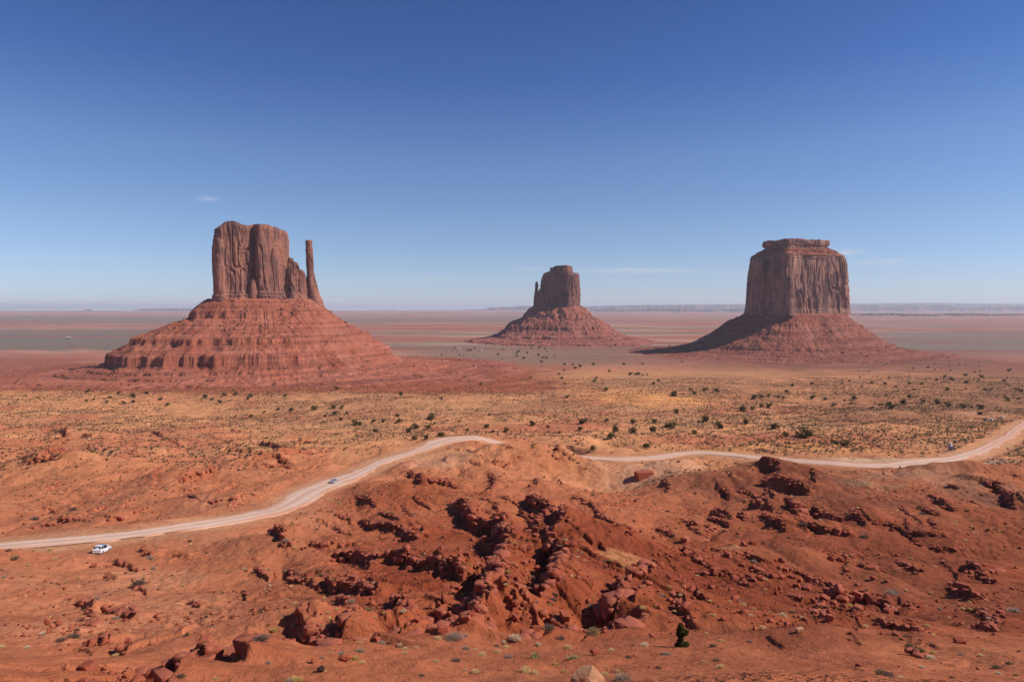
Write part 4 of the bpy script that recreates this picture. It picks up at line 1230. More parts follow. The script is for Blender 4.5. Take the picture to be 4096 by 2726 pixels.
mesa([(-60, 310.6), (0, 310.4), (17, 310.2), (20, 310.8), (80, 311), (82, 310.6), (86, 308.9), (91, 308.9), (94, 310.6), (120, 310.9), (132, 310.6), (137, 309.4), (142, 308.6), (165, 308.1), (200, 307.9), (230, 308.3), (300, 309.2), (340, 310.6), (380, 310.8)], 26000, -172, 3000, 501)
mesa([(330, 310.8), (352, 310.2), (370, 310.0), (372, 309.8), (395, 309.6), (398, 310.2), (450, 309.6), (485, 308.8), (490, 307.3), (494, 306.6), (497, 307.2), (502, 306.2), (512, 306.6), (520, 305.6), (560, 305.8), (600, 306.0), (640, 305.0), (700, 304.4), (745, 304.2)], 30000, -172, 3000, 511, 1.2)
mesa([(590, 309.4), (612, 308.2), (618, 309.3), (640, 309.2), (650, 308.1), (680, 308.4), (690, 309.3), (720, 309.0), (745, 308.2), (760, 309.4)], 21000, -139, 2000, 521, 1.6)
mesa([(560, 306.6), (610, 305.2), (640, 304.6), (700, 304.2), (745, 304.0), (850, 303.4), (900, 302.8), (935, 302.6), (990, 303.4), (1024, 303.6), (1090, 303.2)], 34000, -172, 4000, 531, 0.8)
mesa([(838, 306.6), (852, 306.2), (858, 304.3), (862, 304.1), (868, 305.6), (874, 304.9), (886, 305.6), (892, 307), (898, 305.2), (910, 305.4), (918, 306.2), (926, 305.1), (950, 305.2), (955, 306.8), (978, 307.2), (984, 305.3), (990, 306.6), (1010, 306.4), (1040, 305.9), (1080, 306.4)], 25000, -139, 2500, 541, 1.4)
mesa([(850, 314.2), (870, 313.2), (890, 313.0), (930, 313.6), (960, 313.1), (1000, 313.7), (1060, 313.2)], 11500, -139, 900, 551, 1.5)

# ------------------------------------------------------------------ the dusty air
hz = bmesh.new()
bmesh.ops.create_cube(hz, size=1.0)
hme = bpy.data.meshes.new('haze')
hz.to_mesh(hme); hz.free()
haze = bpy.data.objects.new('haze', hme)
COL.objects.link(haze)
haze.scale = (200000, 90000, 420)
haze.location = (0, 40000, -180 + 210)
hm = bpy.data.materials.new('dusty_air'); hm.use_nodes = True
ht = NT(hm.node_tree)
ho = ht.n('ShaderNodeOutputMaterial')
pv = ht.n('ShaderNodeVolumePrincipled')
pv.inputs['Color'].default_value = (0.83, 0.885, 0.995, 1)
pv.inputs['Density'].default_value = 3.3e-5
pv.inputs['Anisotropy'].default_value = 0.1
ht.l(pv, ho, 0, 'Volume')
hme.materials.append(hm)
tag(haze, kind='stuff')

# ------------------------------------------------------------------ boulders and broken rock
def on_ground(k, pts):
    """measured (X,Y,...) points of one view -> x, y, z on the ground and metres per view pixel"""
    p = np.array([zp(k, q[0], q[1]) for q in pts])
    x, y = unproject(p[:, 0], p[:, 1], ground)
    return x, y, ground(x, y), y / F / (4 * ZOOM[k][2])


def to_pix(x, y, z):
    cz = y * math.cos(PITCH) - z * math.sin(PITCH)
    cy = y * math.sin(PITCH) + z * math.cos(PITCH)
    return W / 2 + x / cz * F, H / 2 - cy / cz * F


def rock_shape(kind, seed):
    r = np.random.default_rng(seed)
    bm = bmesh.new()
    if kind == 'block':
        cn = np.array([(i, j, k) for i in (-1, 1) for j in (-1, 1) for k in (-1, 1)], float)
        p = cn * np.array([.92, r.uniform(.62, .85), r.uniform(.5, .8)]) * r.uniform(.78, 1.0, (8, 3)) + r.normal(0, .07, (8, 3))
        p[:, 0] += p[:, 2] * r.uniform(-.25, .25)
        ex = r.uniform(-1, 1, (4, 3)); ex /= np.abs(ex).max(axis=1)[:, None]
        p = np.concatenate([p, ex * np.array([.9, .72, .66])])
        for q in p:
            bm.verts.new(q)
        res = bmesh.ops.convex_hull(bm, input=bm.verts)
        bmesh.ops.delete(bm, geom=[g for g in res['geom_interior'] if isinstance(g, bmesh.types.BMVert)], context='VERTS')
        bmesh.ops.bevel(bm, geom=bm.edges[:], offset=0.06, segments=1, affect='EDGES')
    else:
        bmesh.ops.create_icosphere(bm, subdivisions=3, radius=1.0)
        s3 = r.uniform(-50, 50, 3)
        ax = np.array([1.0, r.uniform(.7, .95), r.uniform(.65, 1.05)])
        co = np.array([v.co for v in bm.verts])
        d = 1 + .22 * vn3(co[:, 0] * 1.2 + s3[0], co[:, 1] * 1.2 + s3[1], co[:, 2] * 1.2 + s3[2], seed) + .10 * vn3(co[:, 0] * 3 + s3[0], co[:, 1] * 3, co[:, 2] * 3, seed + 1)
        pl = r.normal(size=(6, 3)); pl /= np.linalg.norm(pl, axis=1)[:, None]
        co = co * d[:, None] * ax
        for q in pl:                                   # flat broken faces
            h = co @ q - r.uniform(.62, .85)
            co = co - np.maximum(h, 0)[:, None] * q
        for v, c in zip(bm.verts, co):
            v.co = c
    me = bpy.data.meshes.new('boulder')
    bm.to_mesh(me)
    V = np.array([v.co for v in bm.verts])
    bmesh.ops.triangulate(bm, faces=bm.faces[:])
    T = np.array([[v.index for v in f.verts] for f in bm.faces])
    bm.free()
    return me, V, T


SHAPES = [rock_shape('round', 10 + i) for i in range(6)] + [rock_shape('block', 30 + i) for i in range(6)]


def lowpoly(seed):
    r = np.random.default_rng(seed)
    bm = bmesh.new()
    p = r.normal(size=(9, 3)); p /= np.linalg.norm(p, axis=1)[:, None]
    for q in p * np.array([1, .8, .7]):
        bm.verts.new(q)
    res = bmesh.ops.convex_hull(bm, input=bm.verts)
    bm.verts.index_update()
    V = np.array([v.co for v in bm.verts]); T = np.array([[v.index for v in f.verts] for f in bm.faces])
    bm.free()
    return V, T


LOW = [lowpoly(i) for i in range(10)]
rocks = []          # x, y, size (radius m), region, kind
WHERE = {'gully': 'in the boulder jumble of the central gully', 'terrace': 'below the broken ledges between gully and road bend', 'peak': 'under the crest of the pointed red knoll',
         'crest': 'on the rise just below the hidden stretch of road', 'spur': 'at the shadowed spur behind the lone juniper', 'mound': 'in the dark cut beside the bare near mound',
         'slope': 'on the rocky slope below the white car', 'dark': 'in the shaded ravine under the far right road', 'band': 'in the long rock band crossing the right slope',
         'left': 'among the ledges beyond the road on the left', 'dune': 'by the sand dune', 'rim': 'along the edge of the near bench'}


def measured(k, items, region):
    x, y, z, m = on_ground(k, [(a, b + 0.35 * s) for a, b, s in items])
    for i, (a, b, s) in enumerate(items):
        rocks.append((x[i], y[i], 0.5 * s * m[i], region))


measured('K', [(330, 800, 180), (490, 850, 120), (465, 930, 110), (335, 1100, 130), (440, 1185, 130), (585, 1080, 140), (650, 870, 95), (345, 1260, 85), (570, 1195, 110), (600, 1200, 90), (560, 340, 150), (580, 545, 105), (640, 205, 70),
               (1110, 610, 120), (1160, 790, 150), (1030, 120, 110), (1000, 1200, 110), (430, 1430, 120), (545, 1430, 75), (900, 840, 50), (800, 900, 50), (650, 345, 90), (540, 470, 60), (880, 480, 90), (790, 490, 70), (960, 540, 90), (490, 1490, 60), (380, 1500, 60), (410, 1040, 60), (700, 160, 45), (470, 640, 55), (580, 650, 60), (1150, 250, 60), (1240, 280, 90), (620, 1290, 60), (530, 1260, 50), (340, 355, 50), (180, 60, 120)], 'gully')
measured('G', [(1805, 100, 75), (1715, 175, 95), (1775, 155, 60), (1800, 265, 85), (1730, 310, 60), (1270, 150, 110), (1290, 190, 90), (1490, 235, 60), (1570, 245, 60), (1850, 230, 80), (1640, 230, 50), (700, 210, 70), (660, 225, 60)], 'gully')
measured('G', [(960, 460, 75), (750, 480, 45), (690, 450, 50), (620, 460, 35)], 'rim')
measured('I', [(1840, 300, 120), (1760, 285, 60), (1930, 365, 70), (1990, 395, 50), (1030, 400, 125), (760, 330, 110), (920, 365, 100), (790, 400, 100), (700, 350, 80), (520, 240, 90), (490, 310, 80), (200, 210, 70), (100, 225, 70), (20, 215, 60), (80, 160, 80), (1190, 510, 90), (650, 330, 70), (850, 390, 80), (700, 275, 70), (360, 215, 60), (430, 255, 60), (280, 230, 60),
               (270, 75, 70), (830, 160, 60), (1060, 230, 60), (700, 60, 60), (780, 70, 60), (720, 30, 50), (400, 290, 70), (230, 330, 50), (270, 340, 50), (640, 400, 80), (1120, 410, 70), (930, 285, 60), (870, 220, 50), (1900, 115, 60), (1950, 130, 50), (1480, 155, 55), (1950, 200, 60), (2050, 260, 60), (1800, 760, 90), (1410, 440, 50), (1260, 705, 70), (1465, 755, 45), (1080, 620, 50), (940, 490, 60)], 'band')
measured('F', [(475, 345, 55), (490, 425, 55), (230, 300, 35), (165, 310, 40), (60, 300, 35), (100, 270, 30), (640, 525, 55), (800, 375, 40), (850, 365, 45), (690, 295, 35), (640, 290, 30), (600, 320, 30), (770, 315, 30), (190, 245, 30), (480, 395, 40), (820, 550, 40), (890, 560, 40)], 'band')
measured('A', [(1570, 365, 26), (1455, 320, 40), (1490, 315, 40), (1220, 540, 36), (1280, 530, 40), (1330, 510, 34), (1210, 600, 40), (1180, 560, 32), (1230, 500, 30), (1600, 500, 44), (1620, 570, 40), (1640, 490, 40)], 'gully')
# single rocks with a look of their own
(ux, uy, uz, um) = on_ground('H', [(905, 635), (850, 930)])
UNIQ = []


def lone_rock(name, shape, x, y, z, r, scl, mat, label, cat='boulder', rz=0.0, sink=.25, group=None):
    me = SHAPES[shape][0].copy()
    me.materials.clear(); me.materials.append(mat)
    o = bpy.data.objects.new(name, me)
    COL.objects.link(o)
    o.location = (x, y, z + r * scl[2] * (1 - sink) - 0.02)
    o.scale = (r * scl[0], r * scl[1], r * scl[2])
    o.rotation_euler = (0, 0, rz)
    tag(o, label, cat, group)
    UNIQ.append(o)
    return o


lone_rock('boulder', 7, ux[0], uy[0] + .3, uz[0], 46 * um[0], (1.1, .9, .8), M['rock'], 'rounded boulder with dark varnished top lying alone on the near bench', rz=.4)
(bx_, by_) = unproject([588.0], [700.0], ground)
lone_rock('boulder', 4, bx_[0], by_[0], float(ground(bx_, by_)[0]), 0.85, (1.05, .85, 1.0), M['rock_pale'], 'large pale tan boulder standing at the near edge beside a grey bush', rz=.5, sink=.12)
(ix, iy, iz_, im) = on_ground('I', [(1215, 1150), (435, 705), (345, 705)])
lone_rock('boulder', 9, ix[0], iy[0] + .3, iz_[0], 62 * im[0], (1.1, .9, .8), M['rock_dark'], 'dark purplish pointed rock between straw tufts at the near edge', rz=1.0)
lone_rock('boulder', 8, ix[1], iy[1] + .2, iz_[1], 38 * im[1], (1.1, .9, .7), M['rock_pale'], 'small pale flat rock by itself above the smooth dark mound', rz=.3)
(gx, gy, gz, gm) = on_ground('G', [(660, 700), (345, 715), (430, 795), (2120, 775)])
lone_rock('boulder', 2, gx[0], gy[0] + .3, gz[0], 52 * gm[0], (1.2, .9, .8), M['rock'], 'rounded red boulder against two straw bushes on the near bench', rz=.2)
lone_rock('boulder', 3, gx[1], gy[1] + .2, gz[1], 30 * gm[1], (.8, .8, 1.2), M['rock'], 'upright dark red rock at the edge of the bare left mound', rz=.9)
lone_rock('boulder', 4, gx[2], gy[2] + .2, gz[2], 38 * gm[2], (1.1, .9, .9), M['rock_dark'], 'dark rounded rock tucked beside a straw tuft on the near bench', rz=.5)
lone_rock('boulder', 10, gx[3], gy[3], gz[3], 26 * gm[3], (1.2, .8, .5), M['rock'], 'small wedge of rock lying on bare near ground beside a faint path', rz=.1)
(cx_, cy_, cz_, cm_) = on_ground('C', [(2315, 425)])
lone_rock('rock_outcrop', 8, cx_[0] + 1, cy_[0] + 3, cz_[0] - 1.0, 60 * cm_[0], (1.25, 1.0, .9), M['rock'], 'big flat-topped block of red rock with a shaded face just below the road', cat='rock outcrop', rz=.35, sink=.4)
(bx_, by_, bz_, bm_) = on_ground('B', [(380, 985), (950, 640), (740, 880)])
lone_rock('boulder', 5, bx_[0], by_[0], bz_[0] + .1, 30 * bm_[0], (1.0, .9, 1.2), M['rock'], 'mushroom-like dark red rock alone on the pale flat below the white car', rz=.4, sink=.1)

# stones shed along the ledges
for (P, drop, clutter, where) in SEGS:
    L = np.linalg.norm(np.diff(P, axis=0), axis=1).sum()
    ym = P[:, 1].mean()
    n = int(L * clutter * (2.8 if ym < 180 else 1.6) * (0.7 + 0.2 * drop))
    if n < 1:
        continue
    t = rng.uniform(0.04, 0.96, n) * (len(P) - 1)
    i = np.minimum(t.astype(int), len(P) - 2)
    d = P[i + 1] - P[i]
    d /= np.linalg.norm(d, axis=1)[:, None] + 1e-9
    base = P[i] + (P[i + 1] - P[i]) * (t - i)[:, None]
    sgn = -np.abs(rng.normal(0, 1, n)) * (0.6 * drop + 0.7) + 0.3
    up_ = rng.uniform(0, 1, n) < 0.22
    sgn = np.where(up_, np.abs(rng.normal(0, .9, n)), sgn)
    q = base + np.stack([-d[:, 1], d[:, 0]], axis=1) * sgn[:, None]
    r = np.exp(rng.normal(-1.95, 0.60, n)) * (0.75 + 0.16 * min(drop, 4)) * (1 if ym < 160 else 1.3)
    for a, b in zip(q, r):
        rocks.append((a[0], a[1], min(b, .95), where))
# blocks still in place along the broken lips of the ledges
LIP = []
for (P, drop, clutter, where) in SEGS:
    if P[:, 1].mean() > 300 or where in ('dune',):
        continue
    ds = np.linalg.norm(np.diff(P, axis=0), axis=1)
    L = ds.sum(); sc0 = np.concatenate([[0], np.cumsum(ds)])
    n = int(L / (0.95 if P[:, 1].mean() < 150 else 1.2))
    tt = np.sort(rng.uniform(.02, .98, n)) * L
    bx0 = np.interp(tt, sc0, P[:, 0]); by0 = np.interp(tt, sc0, P[:, 1])
    e = 0.5
    dx0 = np.interp(np.minimum(tt + e, L), sc0, P[:, 0]) - np.interp(np.maximum(tt - e, 0), sc0, P[:, 0])
    dy0 = np.interp(np.minimum(tt + e, L), sc0, P[:, 1]) - np.interp(np.maximum(tt - e, 0), sc0, P[:, 1])
    nl = np.hypot(dx0, dy0) + 1e-9
    nx, ny = -dy0 / nl, dx0 / nl
    offs_ = np.arange(-4.5, 4.6, .3)
    zz = ground(bx0[:, None] + nx[:, None] * offs_, by0[:, None] + ny[:, None] * offs_)
    dz = zz[:, 2:] - zz[:, :-2]
    k = np.argmax(dz, axis=1) + 1
    fall = dz.max(axis=1)
    for i in range(n):
        if fall[i] < .35:
            continue
        r = float(np.exp(rng.normal(-.66, .40))) * min(1.25, .55 + .2 * drop)
        for rep_ in range(2 if fall[i] > 1.0 and rng.uniform() < .35 else 1):
            o = offs_[k[i]] + rng.uniform(-.35, .45) - rep_ * r * .7
            z = zz[i, min(k[i] + 1, len(offs_) - 1)] - r * rng.uniform(.35, .8) - rep_ * r * 1.0
            LIP.append((bx0[i] + nx[i] * o, by0[i] + ny[i] * o, z, r))
LIP = np.array(LIP)
LIP = LIP[road_dist(LIP[:, 0], LIP[:, 1])[0] > 8]
# loose stones over the rough slopes
n = 30000
yy = np.exp(rng.uniform(math.log(62), math.log(420), n)); uu = rng.uniform(-.8, .8, n); xx = uu * yy
msk = grid_sample(np.clip(rough * 0.6 + core * 0.7 + 0.15, 0, 1) * (1 - wr), xx, yy) * (0.25 + 0.9 * sstep(-.1, .5, vn(xx / 12, yy / 12, 151)))
keep = rng.uniform(0, 1, n) < msk * 0.8
for a, b in zip(xx[keep], yy[keep]):
    rocks.append((a, b, float(np.exp(rng.normal(-2.15, 0.55))) * (1 + b / 250), None))
# a few pebbles on the near bench
n = 700
yy = rng.uniform(44, 66, n); xx = rng.uniform(-.8, .8, n) * yy
for a, b in zip(xx, yy):
    rocks.append((a, b, float(np.exp(rng.normal(-2.9, 0.4))), None))
R_ = np.array([(a, b, c) for a, b, c, d in rocks])
reg = [d for *_, d in rocks]
rz_ = ground(R_[:, 0], R_[:, 1])
rdist = road_dist(R_[:, 0], R_[:, 1])[0]
ppx, pprow = to_pix(R_[:, 0], R_[:, 1], rz_)
size = R_[:, 2] / R_[:, 1] * (1 + 0.0 * ppx)
ok = (rdist > 6.5) & (np.abs(ppx - 512) < 600)
inview = ok & (np.abs(ppx - 512) < 515) & (pprow < 684) & np.array([d is not None for d in reg])
order = np.argsort(-np.where(inview, size, -1))
top_n = [i for i in order[:285] if inview[i]]
single = set(top_n)
rm = [M['rock'], M['rock'], M['rock']]
for me, V, T in SHAPES:
    me.materials.clear(); me.materials.append(M['rock'])
SZ = [(0.75, 'large'), (0.48, 'mid-sized'), (0, 'small')]
for i in top_n:
    r = R_[i, 2]
    k = int(rng.integers(0, len(SHAPES))) if rng.uniform() < .5 else int(rng.integers(6, len(SHAPES)))
    o = bpy.data.objects.new('boulder', SHAPES[k][0])
    COL.objects.link(o)
    o.location = (R_[i, 0], R_[i, 1], rz_[i] + r * 0.42)
    o.scale = (r * rng.uniform(.9, 1.2), r * rng.uniform(.85, 1.1), r * rng.uniform(.8, 1.15))
    o.rotation_euler = (rng.uniform(-.3, .3), rng.uniform(-.3, .3), rng.uniform(0, 6.28))
    sw = next(w for t, w in SZ if r >= t)
    shp = 'rounded' if k < 6 else 'blocky'
    tag(o, f"{sw} {shp} red boulder {WHERE[reg[i]]}", 'boulder', f"{sw} {shp} boulders {WHERE[reg[i]]}")


def scatter_mesh(name, pts, radii, zs, mat, low, flat=0.8, sink=.35):
    Vs, Ts, off = [], [], 0
    for k in range(len(low)):
        V, T = low[k]
        idx = np.arange(len(pts))[np.arange(len(pts)) % len(low) == k]
        if len(idx) == 0:
            continue
        a = rng.uniform(0, 6.28, len(idx)); ca, sa = np.cos(a), np.sin(a)
        sc_ = radii[idx][:, None] * rng.uniform(.75, 1.2, (len(idx), 3)) * np.array([1, 1, flat])
        P = V[None] * sc_[:, None, :]
        X = P[..., 0] * ca[:, None] - P[..., 1] * sa[:, None] + pts[idx, 0][:, None]
        Y = P[..., 0] * sa[:, None] + P[..., 1] * ca[:, None] + pts[idx, 1][:, None]
        Zq = P[..., 2] + zs[idx][:, None] + radii[idx][:, None] * sink
        Vs.append(np.stack([X, Y, Zq], axis=-1).reshape(-1, 3))
        Ts.append((T[None] + (np.arange(len(idx)) * len(V))[:, None, None]).reshape(-1, 3) + off)
        off += len(idx) * len(V)
    return mesh_obj(name, np.concatenate(Vs), np.concatenate(Ts), mat, smooth=False)


rest = np.array([i for i in range(len(R_)) if ok[i] and i not in single])
tag(scatter_mesh('rubble', R_[rest, :2], R_[rest, 2], rz_[rest], M['rock'], LOW), 'countless small red stones strewn below the ledges', 'rubble', kind='stuff')
tag(scatter_mesh('ledge_blocks', LIP[:, :2], LIP[:, 3], LIP[:, 2], M['rock'], [(V, T) for me, V, T in SHAPES[6:]], flat=.8, sink=0.1), 'rows of broken red sandstone blocks along the lips of the ledges', 'ledge rock', kind='stuff')
# scree stones on the aprons of the buttes
for (X, Y, Zt, DD), key in ROCKS:
    n = {'w': 5200, 'e': 1500, 'm': 2600}[key]
    ri = rng.integers(4, X.shape[0] - 2, n * 3); ci = rng.integers(0, X.shape[1], n * 3)
    px_, py_ = X[ri, ci], Y[ri, ci]
    w = 0.15 + sstep(-.1, .5, vn(px_ / 38, py_ / 38, 161)) * (1 - sstep(200, 330, DD[ri, ci]))
    sel = np.where(rng.uniform(0, 1, n * 3) < w * 0.8)[0][:n]
    r = np.exp(rng.normal({'w': 0.25, 'e': 0.7, 'm': 0.4}[key], 0.5, len(sel)))
    r = np.minimum(r, {'w': 4.5, 'e': 8, 'm': 6.5}[key])
    m = {'w': 'talus_w', 'e': 'talus_e', 'm': 'talus_m'}[key]
    nm = {'w': 'scree of fallen blocks on the slopes of the broad butte', 'e': 'scree of fallen blocks on the small distant butte', 'm': 'scree of fallen blocks round the domed butte'}[key]
    tag(scatter_mesh('scree_rubble', np.stack([px_[sel], py_[sel]], axis=1), r, Zt[ri[sel], ci[sel]], M['scree_' + key], LOW), nm, 'scree', kind='stuff')

# ------------------------------------------------------------------ plants
def quads_from(c, u, v):
    """one quad per row: centre c, half axes u and v"""
    V = np.stack([c - u - v, c + u - v, c + u + v, c - u + v], axis=1).reshape(-1, 3)
    return V, np.arange(len(V)).reshape(-1, 4)


def unit(n, r):
    a = r.normal(size=(n, 3))
    return a / np.linalg.norm(a, axis=1)[:, None]


def leaf_cloud(r, centres, radii, n, size, hollow=.35):
    k = r.choice(len(centres), n, p=radii ** 2 / (radii ** 2).sum())
    d = unit(n, r)
    c = centres[k] + d * (radii[k] * (hollow + (1 - hollow) * r.uniform(0, 1, n) ** .5))[:, None] * np.array([1, 1, .85])
    u = unit(n, r) * size * r.uniform(.6, 1.2, (n, 1))
    w = np.cross(u, unit(n, r))
    w = w / (np.linalg.norm(w, axis=1)[:, None] + 1e-9) * size * 0.55
    return quads_from(c, u, w)


def stick(p, q, r0, r1, n=5):
    p, q = np.array(p, float), np.array(q, float)
    d = q - p; d /= np.linalg.norm(d)
    a = np.cross(d, [0.3, 0.9, 0.2]); a /= np.linalg.norm(a); b = np.cross(d, a)
    t = np.linspace(0, 2 * np.pi, n, endpoint=False)
    ring = np.cos(t)[:, None] * a + np.sin(t)[:, None] * b
    V = np.concatenate([p + ring * r0, q + ring * r1])
    Fq = np.array([[i, (i + 1) % n, n + (i + 1) % n, n + i] for i in range(n)])
    return V, Fq


def merge(parts):
    Vs, Fs, o = [], [], 0
    for V, Fq in parts:
        Vs.append(V); Fs.append(Fq + o); o += len(V)
    return np.concatenate(Vs), np.concatenate(Fs)


def tree_mesh(seed, n_leaf, lobes=None):
    """a juniper one metre wide: crown lobes and a forked trunk"""
    r = np.random.default_rng(seed)
    if lobes is None:
        k = 9
        a = r.uniform(0, 6.28, k)
        c = np.stack([np.cos(a) * r.uniform(.08, .34, k), np.sin(a) * r.uniform(.08, .34, k), r.uniform(.12, .52, k)], axis=1)
        rad = r.uniform(.17, .26, k)
    else:
        c = np.array([q[:3] for q in lobes], float); rad = np.array([q[3] for q in lobes], float)
    crown = leaf_cloud(r, c, rad, n_leaf, 0.048 if lobes is None else 0.030)
    st = [stick((0, 0, -.06), (r.uniform(-.04, .04), r.uniform(-.04, .04), .25), .035, .024)]
    for q in c[r.choice(len(c), min(5, len(c)), replace=False)]:
        st.append(stick((0, 0, r.uniform(.08, .2)), q, .018, .006, 4))
    return crown, merge(st)


TREES = []
for i in range(6):
    (cv, cf), (tv, tf) = tree_mesh(60 + i, 420)
    full = mesh_obj('juniper_tree', np.concatenate([cv, tv]), np.concatenate([cf, tf + len(cv)]), [M['juniper'], M['bark']], smooth=False, link=False).data
    mi = np.zeros(len(cf) + len(tf), dtype=np.int32); mi[len(cf):] = 1
    full.polygons.foreach_set('material_index', mi)
    TREES.append((full, mesh_obj('crown', cv, cf, M['juniper'], smooth=False, link=False).data, mesh_obj('trunk', tv, tf, M['bark'], smooth=False, link=False).data))

TL = {
 'C': [(770, 10, 30), (980, 20, 60), (885, 75, 55), (845, 100, 48), (680, 45, 30), (785, 45, 40), (530, 65, 34), (500, 60, 42), (632, 110, 40), (962, 82, 38), (1045, 135, 50), (945, 152, 40), (878, 152, 38), (1210, 100, 24), (1332, 78, 38), (1370, 112, 26), (1450, 100, 42),
       (1620, 60, 45), (1712, 82, 28), (1935, 45, 60), (1918, 95, 36), (2083, 40, 25), (2255, 48, 45), (2135, 100, 55), (2115, 140, 60), (2240, 105, 55), (1000, 60, 20), (415, 35, 25), (1350, 8, 20), (2335, 205, 50), (2000, 215, 50), (1790, 120, 22), (620, 45, 26)],
 'R': [(150, 268, 55), (345, 238, 45), (418, 245, 38), (258, 240, 26), (275, 262, 34), (340, 422, 58), (160, 380, 36), (25, 440, 36), (25, 490, 56), (110, 465, 48), (140, 468, 64), (430, 465, 60), (280, 510, 38), (590, 360, 58), (648, 362, 34), (702, 345, 32), (752, 345, 38), (655, 285, 54), (697, 285, 32), (790, 467, 62), (978, 512, 82), (942, 522, 56), (855, 525, 46), (612, 445, 46),
       (893, 215, 28), (1018, 205, 26), (862, 252, 30), (1025, 290, 36), (1098, 300, 30), (1285, 297, 34), (1165, 575, 42), (1228, 580, 60), (1480, 205, 26), (1500, 335, 40), (1530, 345, 48), (1600, 320, 52), (1718, 312, 34), (1812, 315, 50), (1875, 325, 64), (1970, 345, 40), (2080, 350, 45), (1640, 285, 32), (1900, 175, 36), (2085, 152, 45), (2235, 187, 28), (2110, 240, 24), (2000, 195, 30), (2340, 250, 28), (2265, 118, 30), (2250, 305, 30), (805, 290, 28), (838, 295, 26), (750, 282, 26), (1690, 985, 34), (1255, 190, 20), (1400, 200, 22), (1550, 225, 22), (1635, 205, 24), (1870, 240, 26), (1990, 150, 26), (1150, 340, 22), (1800, 180, 24), (1715, 205, 24), (2150, 240, 20), (1860, 160, 22), (1750, 105, 20)],
 'L': [(900, 130, 36), (990, 112, 30), (895, 170, 28), (830, 180, 30), (720, 175, 26), (590, 100, 30), (1378, 135, 38), (1512, 125, 34), (1477, 172, 32), (1430, 158, 24), (1665, 152, 24), (1683, 133, 32), (1590, 120, 30), (1130, 192, 28), (1870, 222, 30), (1965, 222, 36), (2115, 215, 44), (2242, 207, 38), (2305, 207, 30), (2255, 248, 34), (1690, 268, 30), (1780, 242, 24), (2265, 82, 32), (1355, 62, 36), (1315, 62, 20), (1080, 155, 30), (800, 110, 26), (740, 145, 26), (1570, 97, 20), (1920, 130, 30), (2190, 268, 24), (2290, 290, 28), (2337, 247, 24), (630, 155, 20), (585, 165, 22)],
 'E': [(1760, 1290, 48), (1432, 1358, 36), (1410, 1243, 24), (1668, 1222, 36), (1685, 1195, 26), (1362, 1162, 26), (1408, 1127, 24), (1540, 1090, 36), (1407, 1075, 28), (1382, 1195, 34), (1915, 1075, 28), (1975, 1155, 44), (2040, 1160, 36), (2020, 1160, 22), (1118, 1190, 28), (895, 1160, 24), (690, 1247, 30), (595, 1225, 22), (1210, 1045, 50), (1222, 1010, 46), (1065, 1018, 44), (1185, 990, 36), (1255, 1022, 32), (1090, 975, 34), (1000, 975, 30), (1000, 1003, 26), (840, 992, 26), (1795, 1135, 30), (2170, 1243, 30), (2215, 1215, 30), (2345, 1330, 60), (352, 1370, 40), (12, 1330, 44), (345, 1200, 26), (1500, 1110, 28), (1480, 1080, 24), (1655, 1078, 30), (2115, 1165, 22), (2080, 1170, 22), (2080, 1075, 26), (1195, 935, 22), (1240, 945, 22), (1125, 940, 22), (1020, 965, 24), (885, 950, 18), (640, 935, 18), (360, 995, 18), (690, 1080, 18), (510, 998, 18), (470, 935, 16), (1320, 915, 16), (1410, 915, 16), (1800, 930, 20), (2000, 920, 18)],
}
TREE_AREAS = [(lambda p, r, y: y > 1300, 'on the grey scrub plain below the small central butte'), (lambda p, r, y: p > 930 and r < 430, 'near the parking pull-out on the far right'), (lambda p, r, y: p > 760 and r < 405, 'on the brown scrub slope under the domed butte'),
              (lambda p, r, y: 590 < p < 700 and r < 412, 'round the bright sand dune'), (lambda p, r, y: p > 560 and p < 640, 'in the shadowed wash beside the dune'), (lambda p, r, y: p >= 640, 'on the orange sand above the right stretch of road'), (lambda p, r, y: p > 330 and r > 405, 'on the sandy rise above the road crest'), (lambda p, r, y: p > 330, 'on the tan flat between the broad butte and the dune'), (lambda p, r, y: True, 'on the red flat at the foot of the broad butte')]


def area_of(p, r, y):
    for f, t in TREE_AREAS:
        if f(p, r, y):
            return t


used = []


def put_tree(x, y, wd, hf=0.92):
    if len(used) >= 290:
        return
    z = float(ground(x, y))
    px, row = [float(q) for q in to_pix(x, y, z)]
    big = wd / y * F
    k = int(rng.integers(0, len(TREES)))
    sz = 'large' if wd > 5.2 else ('mid-sized' if wd > 3.2 else 'small')
    txt = area_of(px, row, y)
    sc_ = Vector((wd * rng.uniform(.95, 1.1), wd * rng.uniform(.95, 1.1), wd * hf * rng.uniform(.9, 1.1)))
    if big > 8.0:
        o = empty('juniper_tree', (x, y, z), rng.uniform(0, 6.28))
        for nm, me in (('crown', TREES[k][1]), ('trunk', TREES[k][2])):
            c = bpy.data.objects.new(nm, me); COL.objects.link(c); c.parent = o
        o.scale = sc_
    else:
        o = bpy.data.objects.new('juniper_tree', TREES[k][0]); COL.objects.link(o)
        o.location = (x, y, z); o.scale = sc_; o.rotation_euler = (0, 0, rng.uniform(0, 6.28))
    tag(o, f"{sz} round dark green juniper {txt}", 'tree', f"{sz} junipers {txt}")
    used.append((x, y))


for k, items in TL.items():
    x, y, z, m = on_ground(k, [(a, b + .42 * s) for a, b, s in items])
    for i, (a, b, s) in enumerate(items):
        if y[i] < 4500:
            put_tree(x[i], y[i], min(s * m[i] * 1.18, 10.0))
